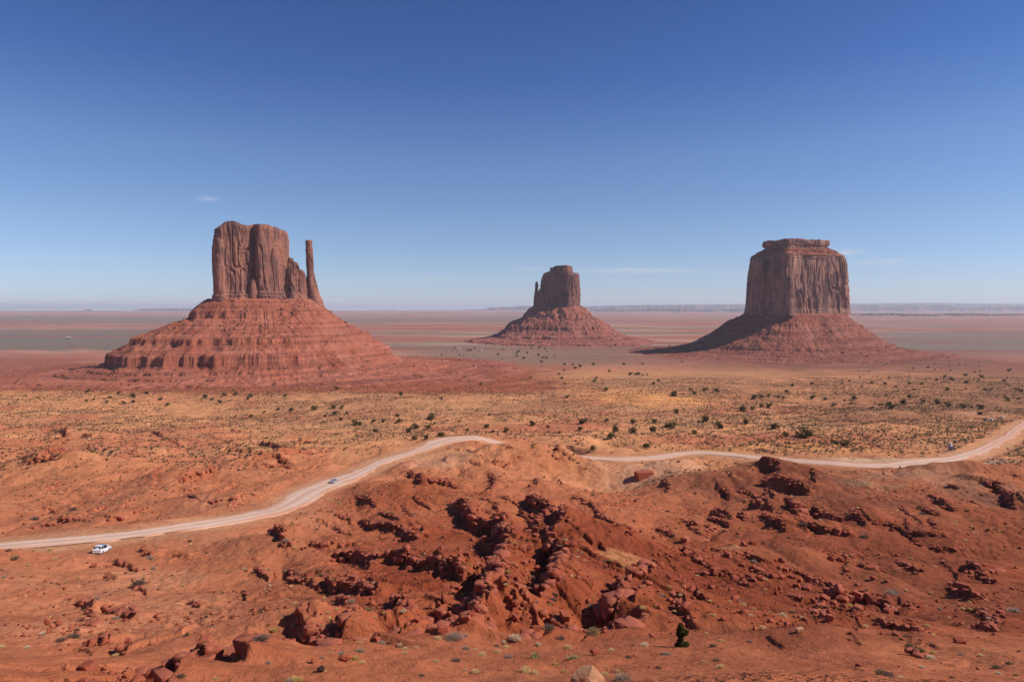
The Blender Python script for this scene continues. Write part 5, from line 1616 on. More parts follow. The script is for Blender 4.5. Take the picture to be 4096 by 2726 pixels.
# scattered others on the right hand slope and far plain
for _ in range(160):
    p, r_ = (rng.uniform(830, 1020), rng.uniform(362, 412)) if rng.uniform() < .6 else (rng.uniform(440, 760), rng.uniform(346, 366))
    x, y = unproject([p], [r_], ground)
    if vn(x / 60, y / 60, 171)[0] > -.2 and y[0] < 2600:
        put_tree(float(x[0]), float(y[0]), float(rng.uniform(1.8, 3.6)) * (1 + y[0] / 3000))

# the lone juniper in the foreground, narrow with two bulging tiers
lx, ly, lz, lm = on_ground('H', [(1700, 553)])
lone = tag(empty('juniper_tree', (lx[0], ly[0], lz[0] - .03)), 'lone narrow bright green juniper on the bare near bench, casting a long shadow', 'tree')
hN = 235 * lm[0]
lobes = [(0.02, 0, .10, .10), (-.10, .02, .09, .09), (.16, -.02, .10, .10), (.22, .04, .12, .09), (.07, .05, .14, .11), (-.03, 0, .24, .09), (.02, .02, .34, .10), (.00, 0, .45, .10), (-.05, .02, .55, .10), (.08, .02, .55, .11), (.16, 0, .60, .10), (.19, .03, .66, .08), (.02, 0, .66, .11), (-.05, 0, .72, .09), (.03, .02, .78, .10), (-.01, 0, .87, .08), (-.02, 0, .95, .05), (-.03, 0, 1.0, .03)]
(cv, cf), _ = tree_mesh(99, 2600, lobes)
mesh_obj('crown', cv * hN * np.array([1.25, 1.25, 1.0]), cf, M['juniper_near'], lone, smooth=False)
tk = merge([stick((0, 0, -.05), (.02, 0, .3), .03, .024), stick((.02, 0, .3), (0, 0, .62), .024, .014), stick((0, 0, .62), (-.02, 0, .95), .014, .004), stick((.02, 0, .1), (.18, 0, .14), .014, .006, 4), stick((.01, 0, .5), (.15, 0, .6), .012, .005, 4)])
mesh_obj('trunk', tk[0] * hN, tk[1], M['bark'], lone)


def bush_mesh(kind, seed):
    """a plant one metre wide"""
    r = np.random.default_rng(seed)
    if kind in ('grey', 'twig'):
        parts = []
        n = 340
        a = r.uniform(0, 6.28, n); t = np.arccos(r.uniform(.15, 1, n))
        d = np.stack([np.cos(a) * np.sin(t), np.sin(a) * np.sin(t), np.cos(t)], axis=1)
        l = r.uniform(.3, .52, n)
        st = d * (r.uniform(0.05, .3, n))[:, None] * np.array([1, 1, .6])
        d2 = d + .5 * r.normal(size=(n, 3)); d2 /= np.linalg.norm(d2, axis=1)[:, None]
        en = st + d2 * (l * .75)[:, None]
        en[:, 2] = np.abs(en[:, 2])
        mid = (st + en) / 2
        w = np.cross(en - st, unit(n, r)); w = w / (np.linalg.norm(w, axis=1)[:, None] + 1e-9) * .009
        parts.append(quads_from(mid, (en - st) / 2, w))
        m = 200
        k = r.integers(0, n, m)
        c = st[k] + (en[k] - st[k]) * r.uniform(.4, 1, (m, 1))
        u = unit(m, r) * .03
        parts.append(quads_from(c, u, np.cross(u, unit(m, r)) * .5))
        return merge(parts)
    if kind == 'yucca':
        n = 90
        a = r.uniform(0, 6.28, n); t = np.arccos(r.uniform(.1, 1, n))
        d = np.stack([np.cos(a) * np.sin(t), np.sin(a) * np.sin(t), np.cos(t)], axis=1)
        k = r.integers(0, 4, n)
        cen = np.array([(-.28, 0, 0), (.05, .08, 0), (.3, -.05, 0), (-.05, -.1, 0)])[k]
        en = cen + d * r.uniform(.28, .42, n)[:, None]
        w = np.cross(d, [0, 0, 1.0]); w = w / (np.linalg.norm(w, axis=1)[:, None] + 1e-9) * .022
        return quads_from((cen + en) / 2, (en - cen) / 2, w)
    if kind == 'green':
        c = np.array([(-.25, 0, .2), (.2, .05, .22), (0, -.1, .28), (0.05, .1, .32), (-.1, .12, .22), (.3, -.1, .16)])
        return leaf_cloud(r, c, np.array([.22, .24, .24, .2, .22, .17]), 900, .024, .2)
    # straw, yellow, pale, olive tufts: fine upright stems in a dome
    n = 420
    a = r.uniform(0, 6.28, n); t = np.arccos(r.uniform(.28, 1, n))
    d = np.stack([np.cos(a) * np.sin(t), np.sin(a) * np.sin(t), np.cos(t)], axis=1)
    cen = np.stack([r.normal(0, .08, n), r.normal(0, .08, n), np.zeros(n)], axis=1)
    en = cen + d * (r.uniform(.3, .5, n))[:, None] * np.array([1, 1, 1.05])
    w = np.cross(d, unit(n, r)); w = w / (np.linalg.norm(w, axis=1)[:, None] + 1e-9) * .013
    m = 260
    k = r.integers(0, n, m)
    u = unit(m, r) * .035
    return merge([quads_from((cen + en) / 2, (en - cen) / 2, w), quads_from(cen[k] + (en[k] - cen[k]) * r.uniform(.6, 1.02, (m, 1)), u, np.cross(u, unit(m, r)) * .7)])


KM = {'grey': 'twig', 'twig': 'twig_dark', 'yucca': 'yucca', 'green': 'olive', 'straw': 'straw', 'yellow': 'yellow', 'pale': 'pale', 'olive': 'olive'}
KN = {'grey': ('twiggy_shrub', 'silvery grey twiggy shrub', 'shrub'), 'twig': ('twiggy_shrub', 'dark leafless twiggy shrub', 'shrub'), 'yucca': ('yucca_plant', 'spiky pale green yucca', 'yucca'), 'green': ('leafy_bush', 'grey-green leafy bush', 'bush'),
      'straw': ('grass_tuft', 'straw-coloured dry tuft', 'grass tuft'), 'yellow': ('grass_tuft', 'yellow-green tuft', 'grass tuft'), 'pale': ('grass_tuft', 'pale bleached tuft', 'grass tuft'), 'olive': ('grass_tuft', 'olive green tuft', 'grass tuft')}
BM = {}
for kd in KM:
    BM[kd] = []
    for j in range(3):
        v, f = bush_mesh(kd, 300 + 7 * j + len(kd))
        BM[kd].append(mesh_obj(KN[kd][0], v, f, M[KM[kd]], smooth=False, link=False).data)

PL = {
 'G': [(1690, 475, 190, 'grey'), (1790, 452, 80, 'grey'), (1700, 690, 115, 'twig'), (1800, 575, 90, 'grey'), (1885, 585, 65, 'straw'), (1885, 795, 90, 'straw'), (1380, 828, 80, 'twig'), (1330, 568, 62, 'straw'), (1220, 618, 70, 'straw'), (1180, 540, 70, 'pale'), (800, 600, 110, 'grey'), (745, 675, 105, 'yellow'), (820, 705, 70, 'straw'), (620, 625, 85, 'grey'), (440, 660, 62, 'grey'), (460, 785, 62, 'straw'), (520, 610, 46, 'yellow'), (425, 490, 46, 'yellow'), (800, 522, 62, 'yellow'), (850, 490, 46, 'straw'), (1000, 522, 90, 'grey'), (1075, 515, 46, 'olive'), (222, 872, 95, 'yellow'), (130, 885, 105, 'grey'), (2085, 550, 72, 'twig'), (2265, 485, 135, 'pale'), (1905, 460, 32, 'pale'), (500, 232, 40, 'straw'), (580, 208, 42, 'straw'), (440, 268, 42, 'straw'), (465, 95, 42, 'straw'), (720, 130, 82, 'grey'), (910, 218, 42, 'straw'), (945, 270, 40, 'straw'), (1025, 242, 36, 'straw'), (700, 78, 42, 'straw'), (1110, 100, 62, 'pale'), (1430, 190, 46, 'grey'), (290, 358, 52, 'yellow'), (240, 338, 50, 'olive'), (1140, 380, 40, 'pale'), (260, 455, 26, 'yellow'), (475, 535, 30, 'yellow')],
 'H': [(460, 385, 135, 'twig'), (880, 440, 205, 'green'), (570, 480, 92, 'twig'), (640, 565, 100, 'straw'), (340, 655, 150, 'yucca'), (690, 662, 135, 'yucca'), (540, 685, 46, 'yucca'), (240, 785, 125, 'straw'), (330, 805, 95, 'straw'), (1160, 880, 190, 'grey'), (1210, 655, 78, 'twig'), (1530, 625, 58, 'twig'), (990, 738, 46, 'straw'), (2080, 500, 58, 'straw'), (2005, 552, 80, 'twig'), (2040, 685, 82, 'twig'), (2060, 868, 62, 'straw'), (1470, 872, 62, 'pale'), (1530, 75, 72, 'grey'), (855, 172, 62, 'grey'), (1980, 132, 46, 'straw'), (2250, 118, 62, 'grey'), (2295, 158, 66, 'straw'), (360, 535, 62, 'pale'), (1250, 545, 40, 'olive'), (500, 120, 90, 'twig')],
 'I': [(1230, 385, 145, 'grey'), (2275, 530, 122, 'grey'), (2125, 1010, 95, 'twig'), (2235, 975, 82, 'olive'), (870, 1120, 125, 'pale'), (960, 1128, 110, 'straw'), (1130, 1062, 125, 'olive'), (1310, 1110, 84, 'straw'), (1375, 828, 92, 'olive'), (1465, 868, 92, 'olive'), (1575, 885, 62, 'yellow'), (1555, 930, 82, 'pale'), (1480, 1008, 62, 'pale'), (285, 562, 78, 'pale'), (460, 590, 62, 'pale'), (365, 538, 62, 'olive'), (855, 475, 62, 'yellow'), (1155, 590, 52, 'yellow'), (1220, 620, 62, 'olive'), (1340, 740, 62, 'olive'), (2140, 1060, 62, 'pale'), (1740, 1095, 62, 'twig'), (1820, 896, 56, 'grey'), (1890, 446, 46, 'yellow'), (1895, 510, 46, 'yellow'), (1980, 585, 52, 'yellow'), (2060, 595, 52, 'pale'), (35, 505, 46, 'yellow'), (1630, 500, 46, 'grey'), (850, 42, 42, 'olive'), (45, 105, 62, 'grey'), (2290, 1075, 52, 'olive'), (1010, 250, 34, 'yellow'), (1155, 210, 30, 'yellow'), (845, 100, 34, 'olive')],
 'K': [(185, 390, 120, 'grey'), (780, 410, 80, 'grey'), (1220, 235, 100, 'straw'), (1150, 350, 90, 'yellow'), (1495, 235, 70, 'straw'), (1410, 395, 60, 'straw'), (1470, 430, 50, 'pale'), (1420, 495, 60, 'pale'), (1525, 550, 60, 'straw'), (700, 800, 70, 'grey'), (1050, 1090, 150, 'twig'), (980, 1250, 100, 'yellow'), (740, 1010, 90, 'grey'), (765, 1200, 90, 'grey'), (1580, 730, 60, 'green'), (20, 880, 40, 'pale'), (1620, 1245, 90, 'grey'), (1545, 1380, 60, 'straw'), (1640, 1120, 60, 'yellow'), (1680, 1090, 50, 'yellow'), (985, 420, 80, 'grey'), (90, 585, 40, 'grey')],
 'B': [(120, 460, 70, 'olive'), (1200, 535, 55, 'grey'), (1085, 660, 120, 'twig'), (1490, 320, 42, 'twig'), (570, 1080, 120, 'twig'), (480, 1100, 80, 'twig'), (2045, 1100, 150, 'twig'), (760, 770, 55, 'grey'), (910, 930, 70, 'grey'), (275, 150, 70, 'twig'), (575, 75, 70, 'twig'), (1420, 1380, 80, 'twig'), (1690, 1400, 50, 'yellow'), (2300, 1415, 100, 'yellow'), (1115, 1370, 55, 'straw'), (2105, 1275, 60, 'grey'), (210, 1160, 60, 'pale'), (340, 1050, 60, 'pale'), (600, 1020, 60, 'twig'), (395, 390, 50, 'straw'), (435, 460, 45, 'straw'), (225, 510, 40, 'straw'), (270, 390, 34, 'straw'), (70, 395, 50, 'olive'), (890, 255, 50, 'straw'), (2245, 320, 60, 'grey'), (1175, 460, 80, 'grey'), (20, 605, 50, 'grey')],
 'F': [(1135, 270, 55, 'twig'), (1470, 345, 55, 'twig'), (1770, 190, 34, 'green'), (1795, 215, 40, 'twig'), (590, 150, 30, 'grey'), (860, 480, 45, 'grey'), (530, 100, 26, 'twig')],
}
BUSH_AREAS = [(lambda p, r, y: r > 612 and p > 740, 'on the smooth near slope at the far right'), (lambda p, r, y: r > 612 and p > 640, 'near the lone juniper on the bare bench'), (lambda p, r, y: r > 618 and p > 430, 'on the near bench under the central gully'), (lambda p, r, y: r > 612 and p > 260, 'on the near bench by the bare left mound'), (lambda p, r, y: r > 560 and p < 330, 'beside the dark cut below the white car'),
              (lambda p, r, y: p < 240, 'on the flat round the white car'), (lambda p, r, y: p > 640 and r > 540, 'along the rock band of the right slope'), (lambda p, r, y: p > 640, 'on the shaded ground under the right stretch of road'), (lambda p, r, y: p > 470, 'in and beside the central boulder gully'), (lambda p, r, y: True, 'on the ledged slope between gully and road bend')]
nb = {}


def put_bush(x, y, wd, kd, hf=.85, cap=290):
    nm, desc, cat = KN[kd]
    if nb.get(nm, 0) >= cap:
        return False
    nb[nm] = nb.get(nm, 0) + 1
    z = float(ground(x, y))
    px, row = [float(q) for q in to_pix(x, y, z)]
    txt = next(t for f, t in BUSH_AREAS if f(px, row, y))
    o = bpy.data.objects.new(nm, BM[kd][int(rng.integers(0, 3))]); COL.objects.link(o)
    o.location = (x, y, z - .03)
    o.scale = (wd, wd * rng.uniform(.85, 1.1), wd * hf * rng.uniform(.85, 1.1))
    o.rotation_euler = (0, 0, rng.uniform(0, 6.28))
    sz = 'big' if wd > 1.5 else ('mid-sized' if wd > .75 else 'small')
    tag(o, f"{sz} {desc} {txt}", cat, f"{sz} {desc}s {txt}")
    return True


for k, items in PL.items():
    x, y, z, m = on_ground(k, items)
    for i, (a, b, s, kd) in enumerate(items):
        put_bush(float(x[i]), float(y[i]), float(s * m[i]) * 1.0, kd)
# little tufts over the near slopes
cnt = 0
while cnt < 260:
    p, r_ = rng.uniform(0, 1024), rng.uniform(470, 675)
    x, y = unproject([p], [r_], ground)
    x, y = float(x[0]), float(y[0])
    if y > 230 or road_dist(np.array([x]), np.array([y]))[0][0] < 8 or (vn(np.array([x / 14]), np.array([y / 14]), 181)[0] < -.1) or (r_ > 600 and rng.uniform() < .6):
        continue
    kd = ['straw', 'straw', 'yellow', 'straw', 'olive', 'pale', 'yellow', 'grey'][int(rng.integers(0, 8))]
    put_bush(x, y, float(rng.uniform(.3, .7)) * (1 + y / 300), kd)
    cnt += 1


# scrub: sage and dry tufts past counting
def scrub(name, n, y0, y1, dens, col_seed, label):
    yy = np.exp(rng.uniform(math.log(y0), math.log(y1), n)); uu = rng.uniform(-.86, .86, n); xx = uu * yy
    cand = n / (1.72 * math.log(y1 / y0) * yy ** 2)
    nn = 0.55 * vn(xx / 70, yy / 70, 191) + 0.45 * vn(xx / 17, yy / 17, 192)
    m = sstep(-.55, .45, nn) * dens(xx, yy)
    m = m * (1 - grid_sample(np.maximum(wr, pk * .9), xx, yy)) * (1 - .85 * grid_sample(dune, xx, yy))
    keep = rng.uniform(0, 1, n) < m / cand
    return xx[keep], yy[keep]


def tufts(name, xx, yy, r, blades, mats, label, pmix=(.4, .3, .3)):
    """BLADES bent triangles per plant, in one mesh"""
    n = len(xx)
    zz = ground(xx, yy)
    a = rng.uniform(0, 6.28, (n, blades)); t = rng.uniform(.25, 1.25, (n, blades))
    d = np.stack([np.cos(a) * np.sin(t), np.sin(a) * np.sin(t), np.cos(t) * .95], axis=-1)
    c = np.stack([xx, yy, zz - .03], axis=-1)[:, None, :]
    tip = c + d * (r[:, None] * rng.uniform(.7, 1.15, (n, blades)))[..., None]
    side = np.stack([-np.sin(a), np.cos(a), 0 * a], axis=-1) * (r[:, None] * .36)[..., None]
    rad = np.stack([np.cos(a), np.sin(a), 0 * a], axis=-1) * (r[:, None] * .25)[..., None]
    V = np.stack([c + rad - side, c + rad + side, tip], axis=2).reshape(-1, 3)
    T = np.arange(len(V)).reshape(-1, 3)
    o = mesh_obj(name, V, T, mats, smooth=False)
    mi = np.repeat(rng.choice(len(mats), n, p=pmix), blades).astype(np.int32)
    o.data.polygons.foreach_set('material_index', mi)
    tag(o, label, 'scrub', kind='stuff')
    return o


def dens_near(x, y):
    return 0.055 * sstep(60, 100, y) * (0.45 + 0.55 * sstep(130, 220, y)) + 0.012


def dens_far(x, y):
    u = x / y
    return (0.14 * (1 - sstep(700, 1250, y) * .6)) * (0.75 + 0.9 * sstep(.15, .5, u))


x1, y1 = scrub('a', 60000, 62, 300, dens_near, 1, '')
tufts('desert_scrub', x1, y1, rng.uniform(.16, .42, len(x1)) * (1 + y1 / 400), 11, [M['sage'], M['straw'], M['olive']], 'low dry tufts dotted over the red slopes and flats on both sides of the road')
x2, y2 = scrub('b', 270000, 260, 1250, dens_far, 2, '')
tufts('desert_scrub', x2, y2, rng.uniform(.42, 1.05, len(x2)) * (1 + y2 / 2500), 6, [M['sage'], M['straw'], M['olive']], 'sagebrush speckling the tan and orange flats beyond the road', (.80, .06, .14))

# ------------------------------------------------------------------ vehicles and the little man-made things
def paint(name, col, rough=.28, metal=0.0):
    m, t, bs = new_mat(name)
    bs.inputs['Base Color'].default_value = (*col, 1)
    g = t.n('ShaderNodeNewGeometry')
    n = t.noise(g.outputs['Position'], 1.7, 3)
    c = t.mix(t.math('MULTIPLY', n, 0.28), col, lin(190, 140, 112))      # a film of red dust
    t.t.links.new(c, bs.inputs['Base Color'])
    bs.inputs['Roughness'].default_value = rough
    bs.inputs['Metallic'].default_value = metal
    bs.inputs['Specular IOR Level'].default_value = .5
    return m


M['white_paint'] = paint('white_car_paint', (.80, .81, .82))
M['silver_paint'] = paint('silver_car_paint', (.42, .44, .48), .35, .35)
M['dark_paint'] = paint('dark_blue_car_paint', (.03, .04, .06))
M['glass'] = plain_mat('tinted_glass', (.012, .014, .018), .06, .6, .05)
M['tyre'] = plain_mat('tyre_rubber', (.02, .02, .02), .85, .2)
M['rim'] = plain_mat('alloy_rim', (.45, .46, .48), .35, .5, .1, 8, .7)
M['red_lamp'] = plain_mat('red_lamp_glass', (.30, .015, .012), .2, .5)
M['clear_lamp'] = plain_mat('clear_lamp_glass', (.6, .6, .6), .15, .5)
M['plate'] = plain_mat('number_plate', (.5, .5, .46), .5, .3)
M['wood'] = plain_mat('weathered_wood', lin(120, 86, 66), .9, .1)
M['board'] = plain_mat('painted_board', (.55, .54, .52), .7, .2)
M['grey_plastic'] = plain_mat('pale_plastic_wall', (.55, .50, .44), .6, .3)
M['roof_red'] = plain_mat('dull_red_siding', lin(128, 74, 62), .8, .2)
M['roof_pale'] = plain_mat('pale_metal_roof', (.5, .5, .5), .5, .4)
M['cloth'] = plain_mat('dark_cloth', lin(80, 62, 60), .9, .1)


def box(bm, c, s, rz=0.0, bev=0.0):
    r = bmesh.ops.create_cube(bm, size=1.0)
    v = r['verts']
    bmesh.ops.scale(bm, vec=Vector(s), verts=v)
    if rz:
        bmesh.ops.rotate(bm, cent=(0, 0, 0), matrix=Matrix.Rotation(rz, 3, 'Z'), verts=v)
    bmesh.ops.translate(bm, vec=Vector(c), verts=v)
    if bev:
        es = list({e for q in v for e in q.link_edges})
        bmesh.ops.bevel(bm, geom=es, offset=bev, segments=2, affect='EDGES')


def bm_obj(name, bm, mat, parent=None, smooth=False):
    me = bpy.data.meshes.new(name)
    bm.to_mesh(me); bm.free()
    me.materials.append(mat)
    if smooth:
        me.polygons.foreach_set('use_smooth', np.ones(len(me.polygons), dtype=bool))
    o = bpy.data.objects.new(name, me); COL.objects.link(o); o.parent = parent
    return o


def quad_panel(pts, inset, proud):
    """a pane laid just proud of a body panel given by its four corners"""
    P = [Vector(p) for p in pts]
    c = sum(P, Vector()) / 4
    n = (P[1] - P[0]).cross(P[3] - P[0]).normalized()
    Q = [p + (c - p) * inset + n * proud for p in P]
    B = [p + (c - p) * inset - n * 0.01 for p in P]
    return Q, B


def make_car(name, label, kind, pmat, loc, rz, group=None):
    """x runs forward; sections: x, sill, belt, top, half width low, half width top"""
    t = tag(empty(name, loc, rz), label, 'car', group)
    if kind == 'suv':
        S = [(-2.38, .42, .92, .94, .86, .84), (-2.34, .34, .98, 1.04, .93, .88), (-2.18, .30, 1.02, 1.18, .95, .84), (-1.78, .28, 1.03, 1.68, .96, .70), (-1.2, .26, 1.02, 1.74, .96, .70), (0.2, .26, 1.0, 1.74, .96, .70), (.62, .26, .99, 1.66, .96, .70), (1.30, .27, .98, 1.06, .95, .82), (2.0, .28, .92, .97, .93, .80), (2.32, .34, .80, .84, .86, .74), (2.40, .44, .70, .72, .74, .66)]
        win = [(3, 4), (4, 5), (5, 6)]; wr_ = .37; wx = (-1.45, 1.45)
        rear, front = (2, 3), (6, 7)
    else:
        S = [(-2.28, .42, .86, .88, .80, .76), (-2.22, .34, .92, .96, .87, .80), (-1.72, .28, .94, 1.00, .90, .78), (-.98, .26, .93, 1.40, .90, .62), (-.6, .25, .92, 1.44, .90, .61), (.05, .25, .91, 1.44, .90, .61), (.35, .25, .90, 1.38, .90, .62), (1.12, .26, .88, .94, .90, .76), (1.9, .28, .80, .84, .87, .72), (2.18, .34, .68, .70, .78, .64), (2.26, .42, .60, .62, .66, .56)]
        win = [(3, 4), (4, 5), (5, 6)]; wr_ = .32; wx = (-1.35, 1.38)
        rear, front = (2, 3), (6, 7)
    V = []
    for x, s, b, tp, w, wt in S:
        V.append([(x, -w * .94, s), (x, -w, (s + b) / 2), (x, -w * .97, b), (x, -wt, tp), (x, 0, tp + .035), (x, wt, tp), (x, w * .97, b), (x, w, (s + b) / 2), (x, w * .94, s)])
    V = np.array(V)
    R, C_ = V.shape[:2]
    Fq = grid_faces(R, C_, wrap=True)[:, ::-1]
    bm = bmesh.new()
    vs = [bm.verts.new(p) for p in V.reshape(-1, 3)]
    for f in Fq:
        bm.faces.new([vs[i] for i in f])
    bm.faces.new([vs[i] for i in range(C_)])
    bm.faces.new([vs[(R - 1) * C_ + i] for i in reversed(range(C_))])
    bmesh.ops.recalc_face_normals(bm, faces=bm.faces)
    bm_obj('body', bm, pmat, t)

    def pane(name_, quads, mat=M['glass'], inset=.10):
        b2 = bmesh.new()
        for q in quads:
            Q, B = quad_panel(q, inset, .012)
            a = [b2.verts.new(p) for p in Q]; c = [b2.verts.new(p) for p in B]
            b2.faces.new(a)
            for i in range(4):
                b2.faces.new([a[i], c[i], c[(i + 1) % 4], a[(i + 1) % 4]])
        bmesh.ops.recalc_face_normals(b2, faces=b2.faces)
        return bm_obj(name_, b2, mat, t)

    for a, b in win:                                       # side glass, right then left
        pane('window', [[V[a, 2], V[b, 2], V[b, 3], V[a, 3]]])
        pane('window', [[V[b, 6], V[a, 6], V[a, 5], V[b, 5]]])
    pane('window', [[V[rear[0], 2], V[rear[1], 2], V[rear[1], 3], V[rear[0], 3]]], inset=.2)
    pane('window', [[V[rear[1], 6], V[rear[0], 6], V[rear[0], 5], V[rear[1], 5]]], inset=.2)
    pane('rear_window', [[V[rear[0], 5], V[rear[0], 3], V[rear[1], 3], V[rear[1], 5]]], inset=.08)
    pane('windscreen', [[V[front[0], 5], V[front[0], 3], V[front[1], 3], V[front[1], 5]]][::1], inset=.08) if False else pane('windscreen', [[V[front[0], 3], V[front[1], 3], V[front[1], 5], V[front[0], 5]]], inset=.08)
    if kind == 'suv':
        b2 = bmesh.new(); box(b2, (.05, 0, 1.775), (.95, .95, .03), 0, .01); bm_obj('sunroof', b2, M['glass'], t)
        for y in (-.62, .62):
            b2 = bmesh.new(); box(b2, (-.5, y, 1.80), (1.9, .05, .05), 0, .015)
            for x in (-1.4, .4):
                box(b2, (x, y, 1.76), (.08, .04, .06))
            bm_obj('roof_rail', b2, M['rim'], t)
        b2 = bmesh.new(); box(b2, (-1.95, 0, 1.69), (.35, 1.3, .05), 0, .015); bm_obj('spoiler', b2, pmat, t)
    for y in (-1, 1):
        b2 = bmesh.new(); box(b2, (S[1][0] - .01, y * S[1][4] * .82, .86), (.10, .26, .20), 0, .02); bm_obj('tail_light', b2, M['red_lamp'], t)
        b2 = bmesh.new(); box(b2, (S[9][0] - .02, y * S[9][4] * .80, .72), (.16, .28, .14), 0, .02); bm_obj('headlight', b2, M['clear_lamp'], t)
        b2 = bmesh.new(); box(b2, (.75, y * (S[5][4] + .09), S[5][2] + .04), (.12, .20, .14), 0, .03); bm_obj('wing_mirror', b2, pmat, t)
    b2 = bmesh.new(); box(b2, (S[0][0] + .0, 0, .52), (.12, S[0][4] * 1.9, .22), 0, .03); bm_obj('bumper', b2, pmat, t)
    b2 = bmesh.new(); box(b2, (S[0][0] - .03, 0, .76), (.06, .42, .14)); bm_obj('number_plate', b2, M['plate'], t)
    for x in wx:
        for y in (-1, 1):
            b2 = bmesh.new()
            bmesh.ops.create_cone(b2, cap_ends=True, segments=24, radius1=wr_, radius2=wr_, depth=.24, matrix=Matrix.Rotation(math.pi / 2, 4, 'X'))
            bmesh.ops.bevel(b2, geom=b2.edges[:], offset=.03, segments=1, affect='EDGES')
            w = bm_obj('wheel', b2, M['tyre'], t); w.location = (x, y * (S[5][4] - .10), wr_)
            b2 = bmesh.new()
            bmesh.ops.create_cone(b2, cap_ends=True, segments=20, radius1=wr_ * .68, radius2=wr_ * .60, depth=.05, matrix=Matrix.Rotation(math.pi / 2, 4, 'X'))
            r_ = bm_obj('rim', b2, M['rim'], w); r_.location = (0, y * .125, 0)
    return t


def road_level(x, y):
    i = np.argmin(np.hypot(RC[:, 0] - x, RC[:, 1] - y))
    return float(RZ[i]) + .17, math.atan2(RT[i, 1], RT[i, 0])


sx1, sy1, sz1, _ = on_ground('B', [(800, 405)])
gx1 = (ground(sx1, sy1 + 2.2)[0] - ground(sx1, sy1 - 2.2)[0]) / 4.4
suv = make_car('parked_car', 'white estate car with dark sunroof parked on bare dirt beside the pale road', 'suv', M['white_paint'], (sx1[0], sy1[0], float(sz1[0]) - .02), math.radians(60))
suv.rotation_euler = (0, -math.atan(gx1), math.radians(95))
sx2, sy2, sz2, _ = on_ground('C', [(370, 440)])
lv, hd = road_level(sx2[0], sy2[0])
sed = make_car('car', 'silver saloon car driving along the pale road up towards the bend', 'sedan', M['silver_paint'], (sx2[0], sy2[0], lv), math.radians(83))
# the pull-out at the far right: three cars, a stall with shade roof, log barriers
pk_cars = [((1270, 508), 'suv', 'dark_paint', 'dark car with pale side nose-in at the pull-out, next to a white one', 42), ((1395, 520), 'suv', 'white_paint', 'white car at the near row of the dirt pull-out, next to a dark one', 38), ((1625, 460), 'sedan', 'white_paint', 'white car standing alone in the middle of the dirt pull-out', 34)]
for (q, kd, mt, lb, a) in pk_cars:
    x, y, z, _ = on_ground('P', [q])
    make_car('parked_car', lb, kd, M[mt], (x[0], y[0], float(z[0])), math.radians(a), None)
x, y, z, _ = on_ground('P', [(578, 1128)])
make_car('parked_car', 'dark car parked beside the pale portable toilet', 'sedan', M['dark_paint'], (x[0], y[0], float(z[0])), math.radians(20))
x, y, z, _ = on_ground('P', [(525, 1090)])
pt = tag(empty('portable_toilet', (x[0], y[0], float(z[0])), .5), 'pale upright portable toilet cabin by the foot of a rock outcrop, beside a dark car', 'toilet cabin')
b2 = bmesh.new(); box(b2, (0, 0, 1.25), (1.35, 1.35, 2.4), 0, .04); bm_obj('cabin', b2, M['grey_plastic'], pt)
b2 = bmesh.new(); box(b2, (0, 0, 2.52), (1.5, 1.5, .16), 0, .05); box(b2, (.4, .4, 2.75), (.1, .1, .4)); bm_obj('roof', b2, M['board'], pt)
b2 = bmesh.new(); box(b2, (0, -.69, 1.2), (.75, .04, 2.0), 0, .01); d_ = bm_obj('door', b2, M['board'], pt)
b2 = bmesh.new(); box(b2, (.28, -.73, 1.1), (.06, .05, .14)); bm_obj('handle', b2, M['tyre'], d_)


def shade_stall(q, w, label, walls):
    x, y, z, _ = on_ground('P', [q])
    o = tag(empty('market_stall', (x[0], y[0], float(z[0])), .1), label, 'stall')
    for sx_ in (-1, 1):
        for sy_ in (-1, 1):
            b = bmesh.new(); box(b, (sx_ * w * .46, sy_ * 1.3, 1.15), (.14, .14, 2.4)); bm_obj('post', b, M['wood'], o)
    b = bmesh.new(); box(b, (0, 0, 2.45), (w, 3.0, .14), 0, .02)
    for k in range(int(w / .6)):
        box(b, (-w / 2 + .3 + k * .6, 0, 2.56), (.10, 3.1, .08))
    bm_obj('roof', b, M['wood'], o)
    b = bmesh.new(); box(b, (0, -.9, .78), (w * .85, .75, .06))
    for k in (-1, 1):
        box(b, (k * w * .38, -.9, .38), (.08, .6, .76))
    bm_obj('table', b, M['wood'], o)
    if walls:
        b = bmesh.new(); box(b, (0, 1.32, 1.1), (w * .9, .05, 2.1)); bm_obj('back_wall', b, M['cloth'], o)
    return o


shade_stall((1168, 400), 5.2, 'dark boarded stall with flat roof behind the dirt pull-out', True)
shade_stall((1262, 402), 6.5, 'open timber shade roof on posts next to the dark stall', False)
for (q0, q1, lb) in (((1290, 404), (1500, 404), 'low row of dark log barrier along the back of the pull-out'), ((1520, 404), (1670, 404), 'short row of log barrier with upright posts at the end of the pull-out'), ((1040, 484), (1210, 495), 'thin log barrier along the near edge of the pull-out')):
    xa, ya, za, _ = on_ground('P', [q0, q1])
    L_ = math.hypot(xa[1] - xa[0], ya[1] - ya[0]); an = math.atan2(ya[1] - ya[0], xa[1] - xa[0])
    o = tag(empty('log_barrier', (xa[0], ya[0], float(za.min())), an), lb, 'barrier')
    n = max(2, int(L_ / 4))
    for k in range(n + 1):
        b = bmesh.new(); box(b, (k * L_ / n, 0, .45), (.28, .28, 1.1)); bm_obj('post', b, M['wood'], o)
    b = bmesh.new(); box(b, (L_ / 2, 0, .75), (L_, .22, .24), 0, .05); bm_obj('rail', b, M['wood'], o)
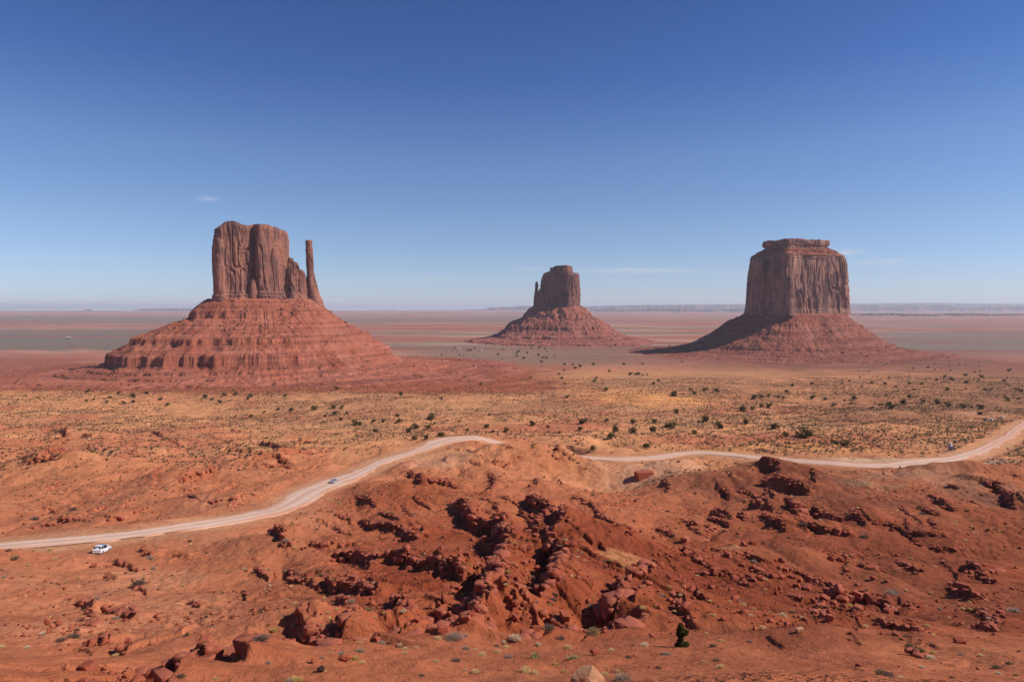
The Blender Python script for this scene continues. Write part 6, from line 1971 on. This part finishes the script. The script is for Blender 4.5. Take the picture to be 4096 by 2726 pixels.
# posts beside the road
pts_ = [('R', 170, 633), ('R', 186, 634), ('R', 205, 634), ('R', 222, 634), ('R', 240, 634), ('R', 262, 635), ('C', 1126, 138)]
pm = bmesh.new(); box(pm, (0, 0, .55), (.22, .22, 1.3), 0, .03); pme = bpy.data.meshes.new('roadside_post'); pm.to_mesh(pme); pm.free(); pme.materials.append(M['wood'])
for i, (k, X, Y) in enumerate(pts_):
    x, y, z, _ = on_ground(k, [(X, Y)])
    o = bpy.data.objects.new('roadside_post', pme); COL.objects.link(o); o.location = (x[0], y[0], float(z[0]))
    if k == 'C':
        tag(o, 'single weathered post on the road crest', 'post')
    else:
        tag(o, 'short weathered post in the row by the orange sand slope', 'post', 'row of posts by the orange sand slope')


# homesteads far out on the plain
def homestead(k, X, Y, w, d, h, label, wall, roof, flat=False):
    x, y, z, _ = on_ground(k, [(X, Y)])
    o = tag(empty('small_house', (x[0], y[0], float(z[0]) - .3), rng.uniform(-.4, .4)), label, 'house')
    b = bmesh.new(); box(b, (0, 0, h / 2), (w, d, h)); bm_obj('wall', b, M[wall], o)
    b = bmesh.new()
    if flat:
        box(b, (0, 0, h + .15), (w * 1.05, d * 1.1, .3))
    else:
        v = [b.verts.new(p) for p in ((-w * .54, -d * .6, h), (w * .54, -d * .6, h), (w * .54, d * .6, h), (-w * .54, d * .6, h), (-w * .54, 0, h + d * .3), (w * .54, 0, h + d * .3))]
        for f in ((0, 1, 5, 4), (2, 3, 4, 5), (0, 4, 3), (1, 2, 5), (3, 2, 1, 0)):
            b.faces.new([v[i] for i in f])
    bm_obj('roof', b, M[roof], o)
    b = bmesh.new(); box(b, (w * .1, -d / 2 - .02, 1.05), (1.1, .06, 2.1)); bm_obj('door', b, M['wood'], o)
    for s in (-.3, .32):
        b = bmesh.new(); box(b, (w * s, -d / 2 - .02, h * .55), (1.2, .06, 1.0)); bm_obj('window', b, M['glass'], o)


homestead('V', 805, 178, 9, 6, 5.5, 'white-walled house in the far scrub before the small butte', 'board', 'roof_pale')
homestead('V', 1245, 172, 6, 5, 4.5, 'small white trailer among far junipers, left one of a close pair', 'board', 'roof_pale', True)
homestead('V', 1300, 180, 9, 6, 4.2, 'wide white trailer among far junipers, right one of a close pair', 'board', 'roof_pale', True)
homestead('V', 1052, 184, 12, 8, 4.5, 'dark-roofed low house in the far scrub between white ones', 'roof_red', 'roof_red')
homestead('V', 680, 186, 8, 7, 5.0, 'tan cabin in the far scrub beside the white-walled house', 'grey_plastic', 'wood')
homestead('V', 500, 196, 9, 5, 3.2, 'low tan shed alone at the edge of the far scrub', 'grey_plastic', 'roof_pale', True)
homestead('Q', 717, 531, 19, 9, 5.0, 'long dark red building with pale roof alone on the grey-green plain', 'roof_red', 'roof_pale')
homestead('Q', 700, 402, 15, 10, 4.5, 'tiny white building far out on the plain beyond the long red one', 'board', 'roof_pale', True)
